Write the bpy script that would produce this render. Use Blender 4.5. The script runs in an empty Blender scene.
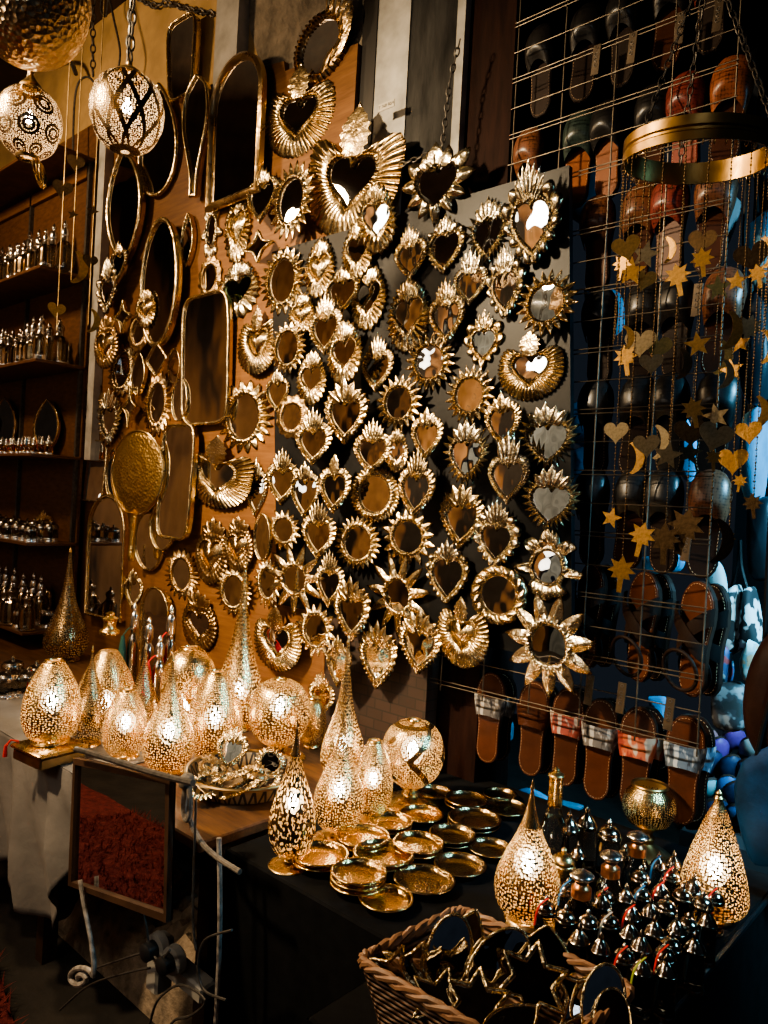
import bpy, math, random
from math import sin, cos, pi, radians, sqrt, atan2, tan, exp, floor
from mathutils import Vector, Matrix

random.seed(11)
COL = bpy.context.scene.collection

# ------------------------------------------------------------------ camera
F = 760.0
YAW, PITCH, ROLL = radians(42), radians(0.6), radians(3.1)
CAM = Vector((0, 0, 1.6))
_f = Vector((-sin(YAW) * cos(PITCH), cos(YAW) * cos(PITCH), -sin(PITCH)))
_r = Vector((cos(YAW), sin(YAW), 0))
_u = _r.cross(_f)
RGT = _r * cos(ROLL) + _u * sin(ROLL)
UPV = -_r * sin(ROLL) + _u * cos(ROLL)
FWD = _f


def ray(px, py):
    return FWD + RGT * ((px - 384) / F) - UPV * ((py - 512) / F)


def atY(px, py, y):
    d = ray(px, py)
    return CAM + d * ((y - CAM.y) / d.y)


def atX(px, py, x):
    d = ray(px, py)
    return CAM + d * ((x - CAM.x) / d.x)


def atZ(px, py, z):
    d = ray(px, py)
    return CAM + d * ((z - CAM.z) / d.z)


def atD(px, py, dep):
    return CAM + ray(px, py) * dep


def proj(p):
    d = Vector(p) - CAM
    z = d.dot(FWD)
    return (384 + F * d.dot(RGT) / z, 512 - F * d.dot(UPV) / z, z)


def ppm(p, ax):
    a = proj(p)
    b = proj(Vector(p) + ax * 0.01)
    return math.hypot(a[0] - b[0], a[1] - b[1]) / 0.01


cd = bpy.data.cameras.new('camera')
cd.sensor_fit = 'VERTICAL'
cd.sensor_height = 24.0
cd.lens = F / 1024 * 24.0
cam = bpy.data.objects.new('camera', cd)
COL.objects.link(cam)
M = Matrix.Identity(4)
for i in range(3):
    M[i][0] = RGT[i]
    M[i][1] = UPV[i]
    M[i][2] = -FWD[i]
    M[i][3] = CAM[i]
cam.matrix_world = M
bpy.context.scene.camera = cam


# ------------------------------------------------------------------ mesh helper
class MB:
    def __init__(s):
        s.v = []
        s.f = []
        s.uv = []      # per vertex uv

    def vert(s, p, uv=(0, 0)):
        s.v.append((p[0], p[1], p[2]))
        s.uv.append(uv)
        return len(s.v) - 1

    def grid(s, rows, closed=False, uvs=None):
        """rows: list of equally long point lists"""
        n = len(rows[0])
        b = len(s.v)
        for j, row in enumerate(rows):
            for i, p in enumerate(row):
                s.vert(p, uvs[j][i] if uvs else (i / max(1, n - 1), j / max(1, len(rows) - 1)))
        for j in range(len(rows) - 1):
            for i in range(n if closed else n - 1):
                k = (i + 1) % n
                s.f.append((b + j * n + i, b + j * n + k, b + (j + 1) * n + k, b + (j + 1) * n + i))
        return b

    def lathe(s, prof, seg=32, c=(0, 0, 0), ax=None):
        """prof: (r, z) bottom to top; surface normals point outward"""
        L = [0]
        for a, b in zip(prof, prof[1:]):
            L.append(L[-1] + math.hypot(a[0] - b[0], a[1] - b[1]))
        rows, uvs = [], []
        for (r, z), l in zip(prof, L):
            row, uv = [], []
            for i in range(seg + 1):
                a = 2 * pi * i / seg
                p = Vector((r * cos(a), r * sin(a), z))
                if ax is not None:
                    p = ax @ p
                row.append(Vector(c) + p)
                uv.append((i / seg, l / max(1e-6, L[-1])))
            rows.append(row)
            uvs.append(uv)
        s.grid(rows, uvs=uvs)

    def tube(s, path, r, seg=8, closed=False, cap=True):
        path = [Vector(p) for p in path]
        n = len(path)
        rows = []
        up0 = None
        for i in range(n):
            a = path[(i - 1) % n] if (closed or i > 0) else path[i]
            b = path[(i + 1) % n] if (closed or i < n - 1) else path[i]
            t = (b - a)
            if t.length < 1e-9:
                t = Vector((0, 0, 1))
            t.normalize()
            if up0 is None:
                up0 = t.orthogonal().normalized()
            else:
                up0 = (up0 - t * up0.dot(t))
                if up0.length < 1e-6:
                    up0 = t.orthogonal()
                up0.normalize()
            v = t.cross(up0)
            rr = r[i] if isinstance(r, (list, tuple)) else r
            rows.append([path[i] + (up0 * cos(2 * pi * k / seg) + v * sin(2 * pi * k / seg)) * rr for k in range(seg)])
        if closed:
            rows.append(rows[0])
        b0 = s.grid(rows, closed=True)
        if cap and not closed:
            s.f.append(tuple(b0 + k for k in range(seg))[::-1])
            e = b0 + (n - 1) * seg
            s.f.append(tuple(e + k for k in range(seg)))

    def box(s, c, d, rot=None, bev=0.0):
        c = Vector(c)
        x, y, z = d[0] / 2, d[1] / 2, d[2] / 2
        b = len(s.v)
        if bev <= 0:
            P = [(-x, -y, -z), (x, -y, -z), (x, y, -z), (-x, y, -z), (-x, -y, z), (x, -y, z), (x, y, z), (-x, y, z)]
            for p in P:
                p = Vector(p)
                if rot:
                    p = rot @ p
                s.vert(c + p)
            for q in [(0, 3, 2, 1), (4, 5, 6, 7), (0, 1, 5, 4), (1, 2, 6, 5), (2, 3, 7, 6), (3, 0, 4, 7)]:
                s.f.append(tuple(b + k for k in q))
            return
        # chamfered box: rounded outline loops
        def loop(ix, iy, zz):
            o = []
            for sx, sy in ((-1, -1), (1, -1), (1, 1), (-1, 1)):
                pts = [(sx * ix, sy * (iy - bev)), (sx * (ix - bev), sy * iy)]
                if sx * sy > 0:
                    pts = pts
                else:
                    pts = pts[::-1]
                o += [(p[0], p[1], zz) for p in pts]
            return o
        rows = [loop(x - bev, y - bev, -z), loop(x, y, -z + bev), loop(x, y, z - bev), loop(x - bev, y - bev, z)]
        rows = [[c + (rot @ Vector(p) if rot else Vector(p)) for p in r_] for r_ in rows]
        b0 = s.grid(rows, closed=True)
        n = 8
        s.f.append(tuple(b0 + k for k in range(n))[::-1])
        s.f.append(tuple(b0 + 3 * n + k for k in range(n)))

    def poly(s, pts, flip=False):
        b = len(s.v)
        for p in pts:
            s.vert(p)
        idx = tuple(range(b, b + len(pts)))
        s.f.append(idx[::-1] if flip else idx)

    def prism(s, pts, off):
        """closed outline extruded by vector off"""
        off = Vector(off)
        b = len(s.v)
        n = len(pts)
        for p in pts:
            s.vert(Vector(p))
        for p in pts:
            s.vert(Vector(p) + off)
        s.f.append(tuple(b + k for k in range(n))[::-1])
        s.f.append(tuple(b + n + k for k in range(n)))
        for k in range(n):
            m = (k + 1) % n
            s.f.append((b + k, b + m, b + n + m, b + n + k))

    def mesh(s, name, mat, smooth=True, sharp=None):
        me = bpy.data.meshes.new(name)
        me.from_pydata(s.v, [], s.f)
        ul = me.uv_layers.new(name='UVMap')
        for l in me.loops:
            ul.data[l.index].uv = s.uv[l.vertex_index]
        if smooth:
            me.polygons.foreach_set('use_smooth', [True] * len(me.polygons))
            if sharp:
                me.set_sharp_from_angle(angle=radians(sharp))
        if mat:
            me.materials.append(mat)
        me.update()
        return me

    def build(s, name, mat, parent=None, smooth=True, sharp=40, loc=None):
        return link(name, s.mesh(name, mat, smooth, sharp), parent, loc)


def link(name, me, parent=None, loc=None):
    o = bpy.data.objects.new(name, me)
    COL.objects.link(o)
    if parent:
        o.parent = parent
    if loc is not None:
        o.location = loc
    return o


def thing(name, label, cat, loc=(0, 0, 0), rot=(0, 0, 0), group=None, scale=None):
    o = bpy.data.objects.new(name, None)
    o.empty_display_size = 0.05
    COL.objects.link(o)
    o.location = loc
    o.rotation_euler = rot
    if scale:
        o.scale = scale
    return tag(o, label, cat, group)


def tag(o, label, cat, group=None, kind=None):
    if label:
        o['label'] = label
    if cat:
        o['category'] = cat
    if group:
        o['group'] = group
    if kind:
        o['kind'] = kind
    return o


def struct(o):
    o['kind'] = 'structure'
    return o


ORD = ['first', 'second', 'third', 'fourth', 'fifth', 'sixth', 'seventh', 'eighth', 'ninth', 'tenth', 'eleventh', 'twelfth',
       'thirteenth', 'fourteenth', 'fifteenth', 'sixteenth', 'seventeenth', 'eighteenth', 'nineteenth', 'twentieth'] + \
      ['twenty-' + w for w in ('first', 'second', 'third', 'fourth', 'fifth', 'sixth', 'seventh', 'eighth', 'ninth')] + \
      ['thirtieth'] + ['thirty-' + w for w in ('first', 'second', 'third', 'fourth', 'fifth', 'sixth', 'seventh', 'eighth', 'ninth')]


def ordinal(i, n):
    if n == 1:
        return 'the only one'
    if i == 0:
        return 'leftmost'
    if i == n - 1:
        return 'rightmost'
    return ORD[i] + ' from left'


def catmull(pts, k=5):
    out = []
    n = len(pts)
    for i in range(n - 1):
        p0 = pts[max(0, i - 1)]
        p1, p2 = pts[i], pts[i + 1]
        p3 = pts[min(n - 1, i + 2)]
        for j in range(k):
            t = j / k
            out.append(tuple(0.5 * (2 * b + (c - a) * t + (2 * a - 5 * b + 4 * c - d) * t * t + (-a + 3 * b - 3 * c + d) * t ** 3)
                             for a, b, c, d in zip(p0, p1, p2, p3)))
    out.append(tuple(pts[-1]))
    return out


# ------------------------------------------------------------------ materials
class NT:
    def __init__(s, name):
        s.m = bpy.data.materials.new(name)
        s.m.use_nodes = True
        s.t = s.m.node_tree
        s.n = s.t.nodes
        s.p = s.n['Principled BSDF']
        s.out = s.n['Material Output']

    def node(s, ty, **kw):
        n = s.n.new(ty)
        for k, v in kw.items():
            setattr(n, k, v)
        return n

    def lk(s, a, b):
        s.t.links.new(a, b)

    def inp(s, sock, v):
        if hasattr(v, 'is_linked') or isinstance(v, bpy.types.NodeSocket):
            s.lk(v, sock)
        else:
            sock.default_value = v

    def math(s, op, a, b=0.0, c=None):
        n = s.node('ShaderNodeMath', operation=op)
        s.inp(n.inputs[0], a)
        s.inp(n.inputs[1], b)
        if c is not None:
            s.inp(n.inputs[2], c)
        return n.outputs[0]

    def coord(s, which='Object', scale=None):
        tc = s.node('ShaderNodeTexCoord')
        o = tc.outputs[which]
        if scale is not None:
            mp = s.node('ShaderNodeMapping')
            mp.inputs['Scale'].default_value = scale
            s.lk(o, mp.inputs['Vector'])
            o = mp.outputs[0]
        return o

    def noise(s, vec, scale, detail=3.0, rough=0.55):
        n = s.node('ShaderNodeTexNoise')
        n.inputs['Scale'].default_value = scale
        n.inputs['Detail'].default_value = detail
        n.inputs['Roughness'].default_value = rough
        if vec is not None:
            s.lk(vec, n.inputs['Vector'])
        return n.outputs[0]

    def voro(s, vec, scale, rnd=1.0, feature='F1'):
        n = s.node('ShaderNodeTexVoronoi', feature=feature)
        n.inputs['Scale'].default_value = scale
        n.inputs['Randomness'].default_value = rnd
        if vec is not None:
            s.lk(vec, n.inputs['Vector'])
        return n.outputs['Distance']

    def ramp(s, fac, stops):
        n = s.node('ShaderNodeValToRGB')
        el = n.color_ramp.elements
        while len(el) < len(stops):
            el.new(0.5)
        for e, (p, c) in zip(el, stops):
            e.position = p
            e.color = (c[0], c[1], c[2], 1)
        s.lk(fac, n.inputs[0])
        return n.outputs[0]

    def bump(s, h, strength=0.3, dist=0.01):
        n = s.node('ShaderNodeBump')
        n.inputs['Strength'].default_value = strength
        n.inputs['Distance'].default_value = dist
        s.lk(h, n.inputs['Height'])
        s.lk(n.outputs[0], s.p.inputs['Normal'])
        return n


def simple(name, col, rough=0.6, metal=0.0, nscale=0, namt=0.3, bump=0.0, bdist=0.004, coord='Object', spec=0.5, vscale=None):
    t = NT(name)
    t.p.inputs['Roughness'].default_value = rough
    t.p.inputs['Metallic'].default_value = metal
    t.p.inputs['Specular IOR Level'].default_value = spec
    if nscale:
        v = t.coord(coord, vscale)
        n = t.noise(v, nscale, 5)
        lo = tuple(c * (1 - namt) for c in col)
        hi = tuple(min(1, c * (1 + namt)) for c in col)
        t.lk(t.ramp(n, [(0.3, lo), (0.7, hi)]), t.p.inputs['Base Color'])
        if bump:
            t.bump(n, bump, bdist)
    else:
        t.p.inputs['Base Color'].default_value = (*col, 1)
    return t.m


def brass(name, col, rough=0.24, scale=60, bump=0.35, dist=0.004, dark=0.35, crev=0.0):
    t = NT(name)
    v = t.coord('Object')
    n1 = t.noise(v, scale, 3)
    n2 = t.noise(v, scale * 0.2, 4)
    bc = t.ramp(n2, [(0.28, tuple(c * dark for c in col)), (0.62, col)])
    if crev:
        # dark tone painted into the hollows of the embossing for contrast
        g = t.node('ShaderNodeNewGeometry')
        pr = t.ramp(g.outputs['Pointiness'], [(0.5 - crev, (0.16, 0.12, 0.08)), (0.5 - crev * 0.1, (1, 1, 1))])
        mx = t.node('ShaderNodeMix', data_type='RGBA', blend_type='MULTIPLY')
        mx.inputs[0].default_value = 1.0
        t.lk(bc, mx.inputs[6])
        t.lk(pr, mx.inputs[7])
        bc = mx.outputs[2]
    t.lk(bc, t.p.inputs['Base Color'])
    t.p.inputs['Metallic'].default_value = 1
    r = t.math('MULTIPLY_ADD', n1, 0.25, rough - 0.1)
    t.lk(r, t.p.inputs['Roughness'])
    t.bump(n1, bump, dist)
    return t.m


def hammered(name, col, rough=0.2, scale=60, strength=0.6, dist=0.004):
    t = NT(name)
    v = t.coord('Object')
    d = t.voro(v, scale)
    t.p.inputs['Base Color'].default_value = (*col, 1)
    t.p.inputs['Metallic'].default_value = 1
    t.p.inputs['Roughness'].default_value = rough
    t.bump(d, strength, dist)
    return t.m


# frames are unit sized and scaled by their Empty, so object noise scale is per unit size
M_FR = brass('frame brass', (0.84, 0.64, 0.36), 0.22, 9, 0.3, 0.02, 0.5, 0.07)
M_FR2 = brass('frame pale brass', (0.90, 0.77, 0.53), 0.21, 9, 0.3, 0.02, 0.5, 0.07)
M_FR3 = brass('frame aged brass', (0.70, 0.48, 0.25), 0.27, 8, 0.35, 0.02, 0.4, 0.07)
M_BRASS = brass('lamp brass', (0.80, 0.54, 0.24), 0.25, 50, 0.25, 0.003)
M_BRASSD = brass('dark brass', (0.45, 0.30, 0.14), 0.32, 50, 0.3, 0.003)
M_PLATE = hammered('hammered plate brass', (0.62, 0.40, 0.17), 0.17, 12, 0.09, 0.05)
M_PLATED = hammered('hammered dark plate', (0.30, 0.21, 0.11), 0.2, 12, 0.09, 0.05)
M_SILV = simple('silver metal', (0.78, 0.74, 0.68), 0.22, 1.0, 30, 0.2, 0.2)
M_WIRE = simple('grid wire', (0.13, 0.11, 0.088), 0.5, 1.0, 20, 0.4)
M_IRON = simple('wrought iron', (0.10, 0.09, 0.08), 0.5, 0.6, 60, 0.4, 0.3)
M_PALEIRON = simple('chipped pale iron', (0.36, 0.32, 0.28), 0.6, 0.3, 45, 0.6, 0.4)


def glassmat(name, tint=(0.82, 0.82, 0.82), rough=0.015):
    t = NT(name)
    v = t.coord('Object')
    n = t.noise(v, 5, 4)
    t.p.inputs['Metallic'].default_value = 1
    t.lk(t.ramp(n, [(0.3, tuple(c * 0.8 for c in tint)), (0.6, tint)]), t.p.inputs['Base Color'])
    t.p.inputs['Roughness'].default_value = rough
    b = t.bump(t.noise(v, 2.5, 1), 0.035, 0.05)
    return t.m


M_MIR = glassmat('mirror glass')
M_MIRG = glassmat('green mirror glass', (0.16, 0.27, 0.22), 0.08)
# ------------------------------------------------------------------ the setting
D = 1.95            # distance of the mirror wall from the camera (world Y)
TZ = 0.75           # top of the brown table
BZ = 0.72           # top of the black draped table


def woodmat(name, c1, c2, scale=(2, 2, 14), rough=0.55, bump=0.15, spec=0.2):
    t = NT(name)
    v = t.coord('Object', scale)
    n = t.noise(v, 3.0, 6, 0.6)
    t.lk(t.ramp(n, [(0.3, c1), (0.7, c2)]), t.p.inputs['Base Color'])
    t.p.inputs['Roughness'].default_value = rough
    t.p.inputs['Specular IOR Level'].default_value = spec
    t.bump(n, bump, 0.004)
    return t.m


M_PLY = woodmat('plywood', (0.13, 0.056, 0.021), (0.22, 0.102, 0.040), (2, 2, 22), 0.5, 0.08)
M_SHELF = woodmat('shelf wood', (0.085, 0.038, 0.018), (0.16, 0.075, 0.036), (6, 6, 20), 0.5)
M_DARKWOOD = woodmat('dark wood', (0.030, 0.016, 0.010), (0.075, 0.040, 0.024), (3, 20, 3), 0.55, 0.3)
M_TABLE = woodmat('table wood', (0.06, 0.028, 0.014), (0.15, 0.07, 0.032), (3, 18, 18), 0.45)
M_REDWOOD = woodmat('old red painted wood', (0.010, 0.005, 0.004), (0.028, 0.012, 0.009), (10, 10, 1.5), 0.65, 0.5, 0.06)
M_BLACK = simple('black board paint', (0.0065, 0.0065, 0.007), 0.45, 0, 14, 0.35, 0.08, spec=0.22)
M_PLASTER = simple('ochre plaster', (0.46, 0.30, 0.13), 0.85, 0, 5, 0.25, 0.35, 0.02)
M_PLASTERG = simple('grey rough plaster', (0.24, 0.20, 0.15), 0.9, 0, 9, 0.5, 0.9, 0.04)
M_WHITEWASH = simple('chipped whitewash', (0.42, 0.40, 0.36), 0.8, 0, 10, 0.3, 0.5, 0.01)
M_GREYPOST = simple('rough grey post', (0.036, 0.035, 0.034), 0.75, 0, 22, 0.45, 0.8, 0.015, vscale=(1, 1, 0.25), spec=0.12)
M_FLOOR = simple('dark stone floor', (0.018, 0.014, 0.011), 0.8, 0, 6, 0.6, 0.5, 0.02)
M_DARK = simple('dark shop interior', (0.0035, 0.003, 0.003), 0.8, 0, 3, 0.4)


def quadwall(name, pts, mat, th=0.02):
    """flat board through the given wall points (all on one Y plane), th thick towards the back"""
    m = MB()
    m.prism([Vector(p) for p in pts], (0, th, 0))
    return struct(m.build(name, mat, smooth=False))


# floor and ceiling
m = MB()
m.poly([(-9, -3, 0), (3, -3, 0), (3, 5.2, 0), (-9, 5.2, 0)])
struct(m.build('floor', M_FLOOR, smooth=False))
m = MB()
m.poly([(-9, -2.5, 4.2), (-9, 5.2, 4.2), (3, 5.2, 4.2), (3, -2.5, 4.2)])
struct(m.build('ceiling', simple('dark brown ceiling', (0.045, 0.026, 0.015), 0.8, 0, 3, 0.6), smooth=False))

# main mirror wall: plaster behind, from far left to the post
xpost = atY(362, 60, D).x
m = MB()
m.box(((-9 + xpost) / 2, D + 0.16, 2.1), (xpost + 9, 0.2, 4.2))
struct(m.build('wall_back', M_PLASTER, smooth=False))
# grey rough patch near the ceiling above the plywood
m = MB()
pp = [atY(x, y, D + 0.055) for x, y in [(246, -30), (372, -60), (368, 60), (330, 66), (290, 72), (262, 70), (250, 30)]]
m.prism(pp[::-1], (0, 0.03, 0))
struct(m.build('trim_9', M_PLASTERG, smooth=False))

# plywood sheet (stepped top edge, straight right edge)
yp = D + 0.03
pl = [atY(96, 128, yp), atY(212, 84, yp), atY(259, 68, yp), atY(284, 61, yp), atY(285, 71, yp), atY(358, 43, yp), atY(343, 300, yp),
      atY(323, 690, yp), atY(322, 790, yp), atY(60, 700, yp)]
pl[-1].x = pl[0].x - 0.02
pl[-1].z = 0.3
pl[-2].z = 0.3
pl[-2].x = pl[-3].x
m = MB()
m.prism(pl[::-1], (0, 0.025, 0))
struct(m.build('wall_panel', M_PLY, smooth=False))

# vertical trims: white batten by the shelf, white board top left, dark and white post group
def post(name, x0, x1, y, yplane, dep, mat, z0=0.0, z1=4.2):
    a = atY(x0, y, yplane)
    b = atY(x1, y, yplane)
    m = MB()
    m.box(((a.x + b.x) / 2, yplane + dep / 2, (z0 + z1) / 2), (b.x - a.x, dep, z1 - z0))
    return struct(m.build(name, mat, smooth=False))


za = atY(100, 130, D).z
zb = atY(90, 460, D).z
post('trim_1', 97, 103, 200, D - 0.015, 0.05, M_WHITEWASH, zb, za)
post('trim_2', 215, 237, 40, D + 0.0, 0.06, M_WHITEWASH, atY(222, 95, D).z, 4.2)
post('trim_3', 361, 375, 60, D + 0.05, 0.16, simple('black timber', (0.014, 0.011, 0.009), 0.5, 0, 20, 0.5, 0.5, vscale=(1, 1, 0.2)))
post('trim_4', 375, 408, 60, D + 0.055, 0.2, M_WHITEWASH)
post('trim_5', 408, 455, 60, D + 0.06, 0.2, M_GREYPOST)
post('trim_6', 455, 463, 60, D + 0.055, 0.2, M_WHITEWASH)
post('trim_7', 463, 514, 60, D + 0.085, 0.2, M_REDWOOD)
# patchy dark masonry under the board
t = NT('dark brick')
v = t.coord('Object')
bn = t.node('ShaderNodeTexBrick')
bn.inputs['Scale'].default_value = 7
bn.inputs['Color1'].default_value = (0.030, 0.017, 0.012, 1)
bn.inputs['Color2'].default_value = (0.045, 0.024, 0.016, 1)
bn.inputs['Mortar'].default_value = (0.02, 0.014, 0.01, 1)
mp = t.node('ShaderNodeMapping')
mp.inputs['Rotation'].default_value = (pi / 2, 0, 0)
t.lk(v, mp.inputs['Vector'])
t.lk(mp.outputs[0], bn.inputs['Vector'])
t.lk(bn.outputs['Color'], t.p.inputs['Base Color'])
t.p.inputs['Roughness'].default_value = 0.8
t.bump(bn.outputs['Fac'], -0.5, 0.01)
a, b = atY(323, 700, D), atY(425, 720, D)
m = MB()
m.box(((a.x + b.x) / 2, D + 0.03, 0.6), (b.x - a.x, 0.06, 1.2))
struct(m.build('wall_brick', t.m, smooth=False))

# right part: shop behind the slipper grid, deeper
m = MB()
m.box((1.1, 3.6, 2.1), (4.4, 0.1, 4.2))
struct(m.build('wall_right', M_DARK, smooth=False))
# left end wall far behind the shelves and the wall across the alley that the mirrors see
m = MB()

t = NT('opposite stall boards')
v = t.coord('Object', (1.3, 1, 0.35))
n1 = t.noise(v, 1.2, 2)
t.lk(t.ramp(n1, [(0.40, (0.02, 0.014, 0.01)), (0.47, (0.24, 0.12, 0.05)), (0.62, (0.42, 0.23, 0.10)), (0.68, (0.05, 0.035, 0.025))]),
     t.p.inputs['Base Color'])
t.p.inputs['Roughness'].default_value = 0.7
m = MB()
m.box((-6.3, -2.3, 2.1), (4.6, 0.1, 4.2))
struct(m.build('wall_opposite', t.m, smooth=False))
M_OPP = t.m
m = MB()
m.box((-6.4, -0.45, 2.1), (0.1, 3.6, 4.2))
struct(m.build('wall_left', M_OPP, smooth=False))
m = MB()
m.box((-3.0, -2.36, 2.1), (1.9, 0.1, 4.2))
struct(m.build('wall_opposite_grey', simple('grey blue shutter', (0.20, 0.235, 0.26), 0.6, 0, 3, 0.6, vscale=(4, 1, 0.4)), smooth=False))
m = MB()
m.box((0.4, -2.5, 2.1), (4.9, 0.1, 4.2))
struct(m.build('wall_opposite_dark', M_OPP, smooth=False))

# black display board carrying the mirrors
pb = D - 0.012
PB = [atY(x, y, pb) for x, y in [(272, 252), (569, 165), (572, 664), (277, 604)]]
m = MB()
m.prism(PB[::-1], (0, 0.02, 0))
o = m.build('display_board', M_BLACK, smooth=False)
tag(o, 'large black painted board covered with hanging brass framed mirrors', 'board')
# ------------------------------------------------------------------ brass framed mirrors
def _hearttable():
    pts = []
    for i in range(2000):
        t = 2 * pi * i / 2000
        x = 16 * sin(t) ** 3
        z = 13 * cos(t) - 5 * cos(2 * t) - 2 * cos(3 * t) - cos(4 * t) + 2.2
        pts.append((atan2(x, z) % (2 * pi), math.hypot(x, z) / 14.0))
    pts.sort()
    return pts


_HT = _hearttable()
import bisect
_HA = [p[0] for p in _HT]


def heart(th):
    th %= 2 * pi
    i = bisect.bisect(_HA, th) % len(_HT)
    return _HT[i][1]


def softheart(th, k=0.35):
    return heart(th) * (1 - k) + 1.02 * k


def circle(th):
    return 1.0


def oval(ax, az):
    return lambda th: 1.0 / sqrt((sin(th) / ax) ** 2 + (cos(th) / az) ** 2)


def almond(th):
    # pointed top and bottom
    c = abs(cos(th))
    return 0.98 + 0.55 * c ** 5


def tri(x):
    x = x % 1.0
    return 1 - abs(2 * x - 1)


def ringmesh(mb, r_in, r_out, hfun, N, Mr, skew=0.0):
    rows = []
    for j in range(Mr + 1):
        t = j / Mr
        row = []
        for i in range(N):
            th = 2 * pi * i / N
            a = r_in(th)
            b = r_out(th)
            r = a + (b - a) * t
            ph = th - skew * t * sin(th)
            row.append((r * sin(ph), -hfun(t, th), r * cos(ph)))
        rows.append(row)
    rows = [[(p[0], 0.0, p[2]) for p in rows[0]]] + rows + [[(p[0] * 0.985, 0.02, p[2] * 0.985) for p in rows[-1]]]
    rows = [list(reversed(r)) for r in rows]
    mb.grid(rows, closed=True)


def glassmesh(shape, k, y, N=72):
    mb = MB()
    pts = [(shape(2 * pi * i / N) * k * sin(2 * pi * i / N), y, shape(2 * pi * i / N) * k * cos(2 * pi * i / N)) for i in range(N)]
    b = len(mb.v)
    mb.vert((0, y, 0))
    for p in pts:
        mb.vert(p)
    for i in range(N):
        mb.f.append((0, 1 + (i + 1) % N, 1 + i)[::-1])
    mb.f = [f[::-1] for f in mb.f]
    return mb


def domemesh(shape, k, h, N=64, Mr=6):
    mb = MB()
    rows = []
    for j in range(Mr + 1):
        s = j / Mr
        rows.append([(shape(2 * pi * i / N) * k * s * sin(2 * pi * i / N), -h * (1 - s ** 2.2),
                      shape(2 * pi * i / N) * k * s * cos(2 * pi * i / N)) for i in range(N)][::-1])
    mb.grid(rows, closed=True)
    return mb


def leaf(mb, base, ang, L, w, y0=-0.1, lift=0.12, serr=0):
    """pointed leaf standing in the XZ plane, ang from up (clockwise), front towards -Y"""
    d = Vector((sin(ang), 0, cos(ang)))
    n = Vector((cos(ang), 0, -sin(ang)))
    rows = []
    S = 9 if w < 0.42 else 22
    for j in range(S + 1):
        s = j / S
        ww = w * (sin(pi * min(1, s * 0.82 + 0.14)) ** 0.8) * (1 - s ** 6)
        if serr:
            ww *= 0.82 + 0.3 * tri(s * serr)
        c = Vector(base) + d * (L * s) + Vector((0, y0 - 0.05 * sin(pi * s), 0))
        row = []
        for q, hh in ((-1, 0.0), (-0.55, 0.5), (-0.2, 0.45), (0, 1.0), (0.2, 0.45), (0.55, 0.5), (1, 0.0)):
            rip = 0.0 if S == 9 or q == 0 else 0.05 * ((j + (1 if abs(q) > 0.9 else 0)) % 2)
            row.append(c + n * (ww * q) + Vector((0, -lift * hh * (0.35 + 0.65 * (1 - s)) - rip, 0)))
        rows.append(row)
    mb.grid(rows)


def crown(z0, n, spread, L, w, y0=-0.08, fall=0.4, serr=0, xw=0.0):
    mb = MB()
    order = sorted(range(n), key=lambda i: -abs(i - (n - 1) / 2))
    for i in order:
        k = 0 if n == 1 else (i - (n - 1) / 2) / ((n - 1) / 2)
        leaf(mb, (k * xw, 0, z0 - 0.12 * abs(k)), k * spread, L * (1 - fall * abs(k)), w, y0 - 0.06 * (1 - abs(k)), 0.1, serr)
    return mb


PROTO = {}


def proto(key, parts):
    """parts: list of (part name, MB, material). Normalises to unit width and height."""
    xs = [p[0] for _, mb, _ in parts for p in mb.v]
    zs = [p[2] for _, mb, _ in parts for p in mb.v]
    x0, x1, z0, z1 = min(xs), max(xs), min(zs), max(zs)
    w, h = x1 - x0, z1 - z0
    cx, cz = (x0 + x1) / 2, (z0 + z1) / 2
    k = 2.0 / (w + h)
    res = []
    for nm, mb, mat in parts:
        mb.v = [((p[0] - cx) / w, p[1] * k, (p[2] - cz) / h) for p in mb.v]
        res.append((nm, mb.mesh(nm, mat, True, 55)))
    PROTO[key] = (res, w / h)


def bead(t, th, n, h=0.13):
    return h * sqrt(max(0.0, 1 - (2 * t - 1) ** 2)) * (0.6 + 0.4 * abs(sin(n * th / 2)))


def frame_leafy(shape, kin, kout, n, amp, skew=0.0, nb=44, N=None, p=1.0, h=0.16, tb=0.34):
    """beaded inner rim followed by a row of pointed leaves"""
    mb = MB()
    N = N or n * 10

    def hf(t, th):
        if t < tb:
            return bead(t / tb, th, nb, 0.17) + 0.06
        q = (t - tb) / (1 - tb)
        return 0.05 + h * (tri(n * th / (2 * pi)) ** 0.8) * (1 - q) ** 0.6 + 0.07 * (1 - q)
    ringmesh(mb, lambda th: shape(th) * kin, lambda th: (shape(th) if kout > 0 else 1) * abs(kout) + amp * (tri(n * th / (2 * pi)) ** p), hf, N, 9, skew)
    return mb


def frame_scallop(shape, kin, kout, n, amp, nb=40, h=0.2):
    mb = MB()
    N = n * 12

    def hf(t, th):
        if t < 0.3:
            return bead(t / 0.3, th, nb, 0.15) + 0.05
        q = (t - 0.3) / 0.7
        return 0.05 + h * abs(sin(n * th / 2)) ** 0.6 * sqrt(max(0, 1 - (2 * q - 1) ** 2))
    ringmesh(mb, lambda th: shape(th) * kin, lambda th: shape(th) * kout + amp * abs(sin(n * th / 2)) ** 0.7, hf, N, 10)
    return mb


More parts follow.
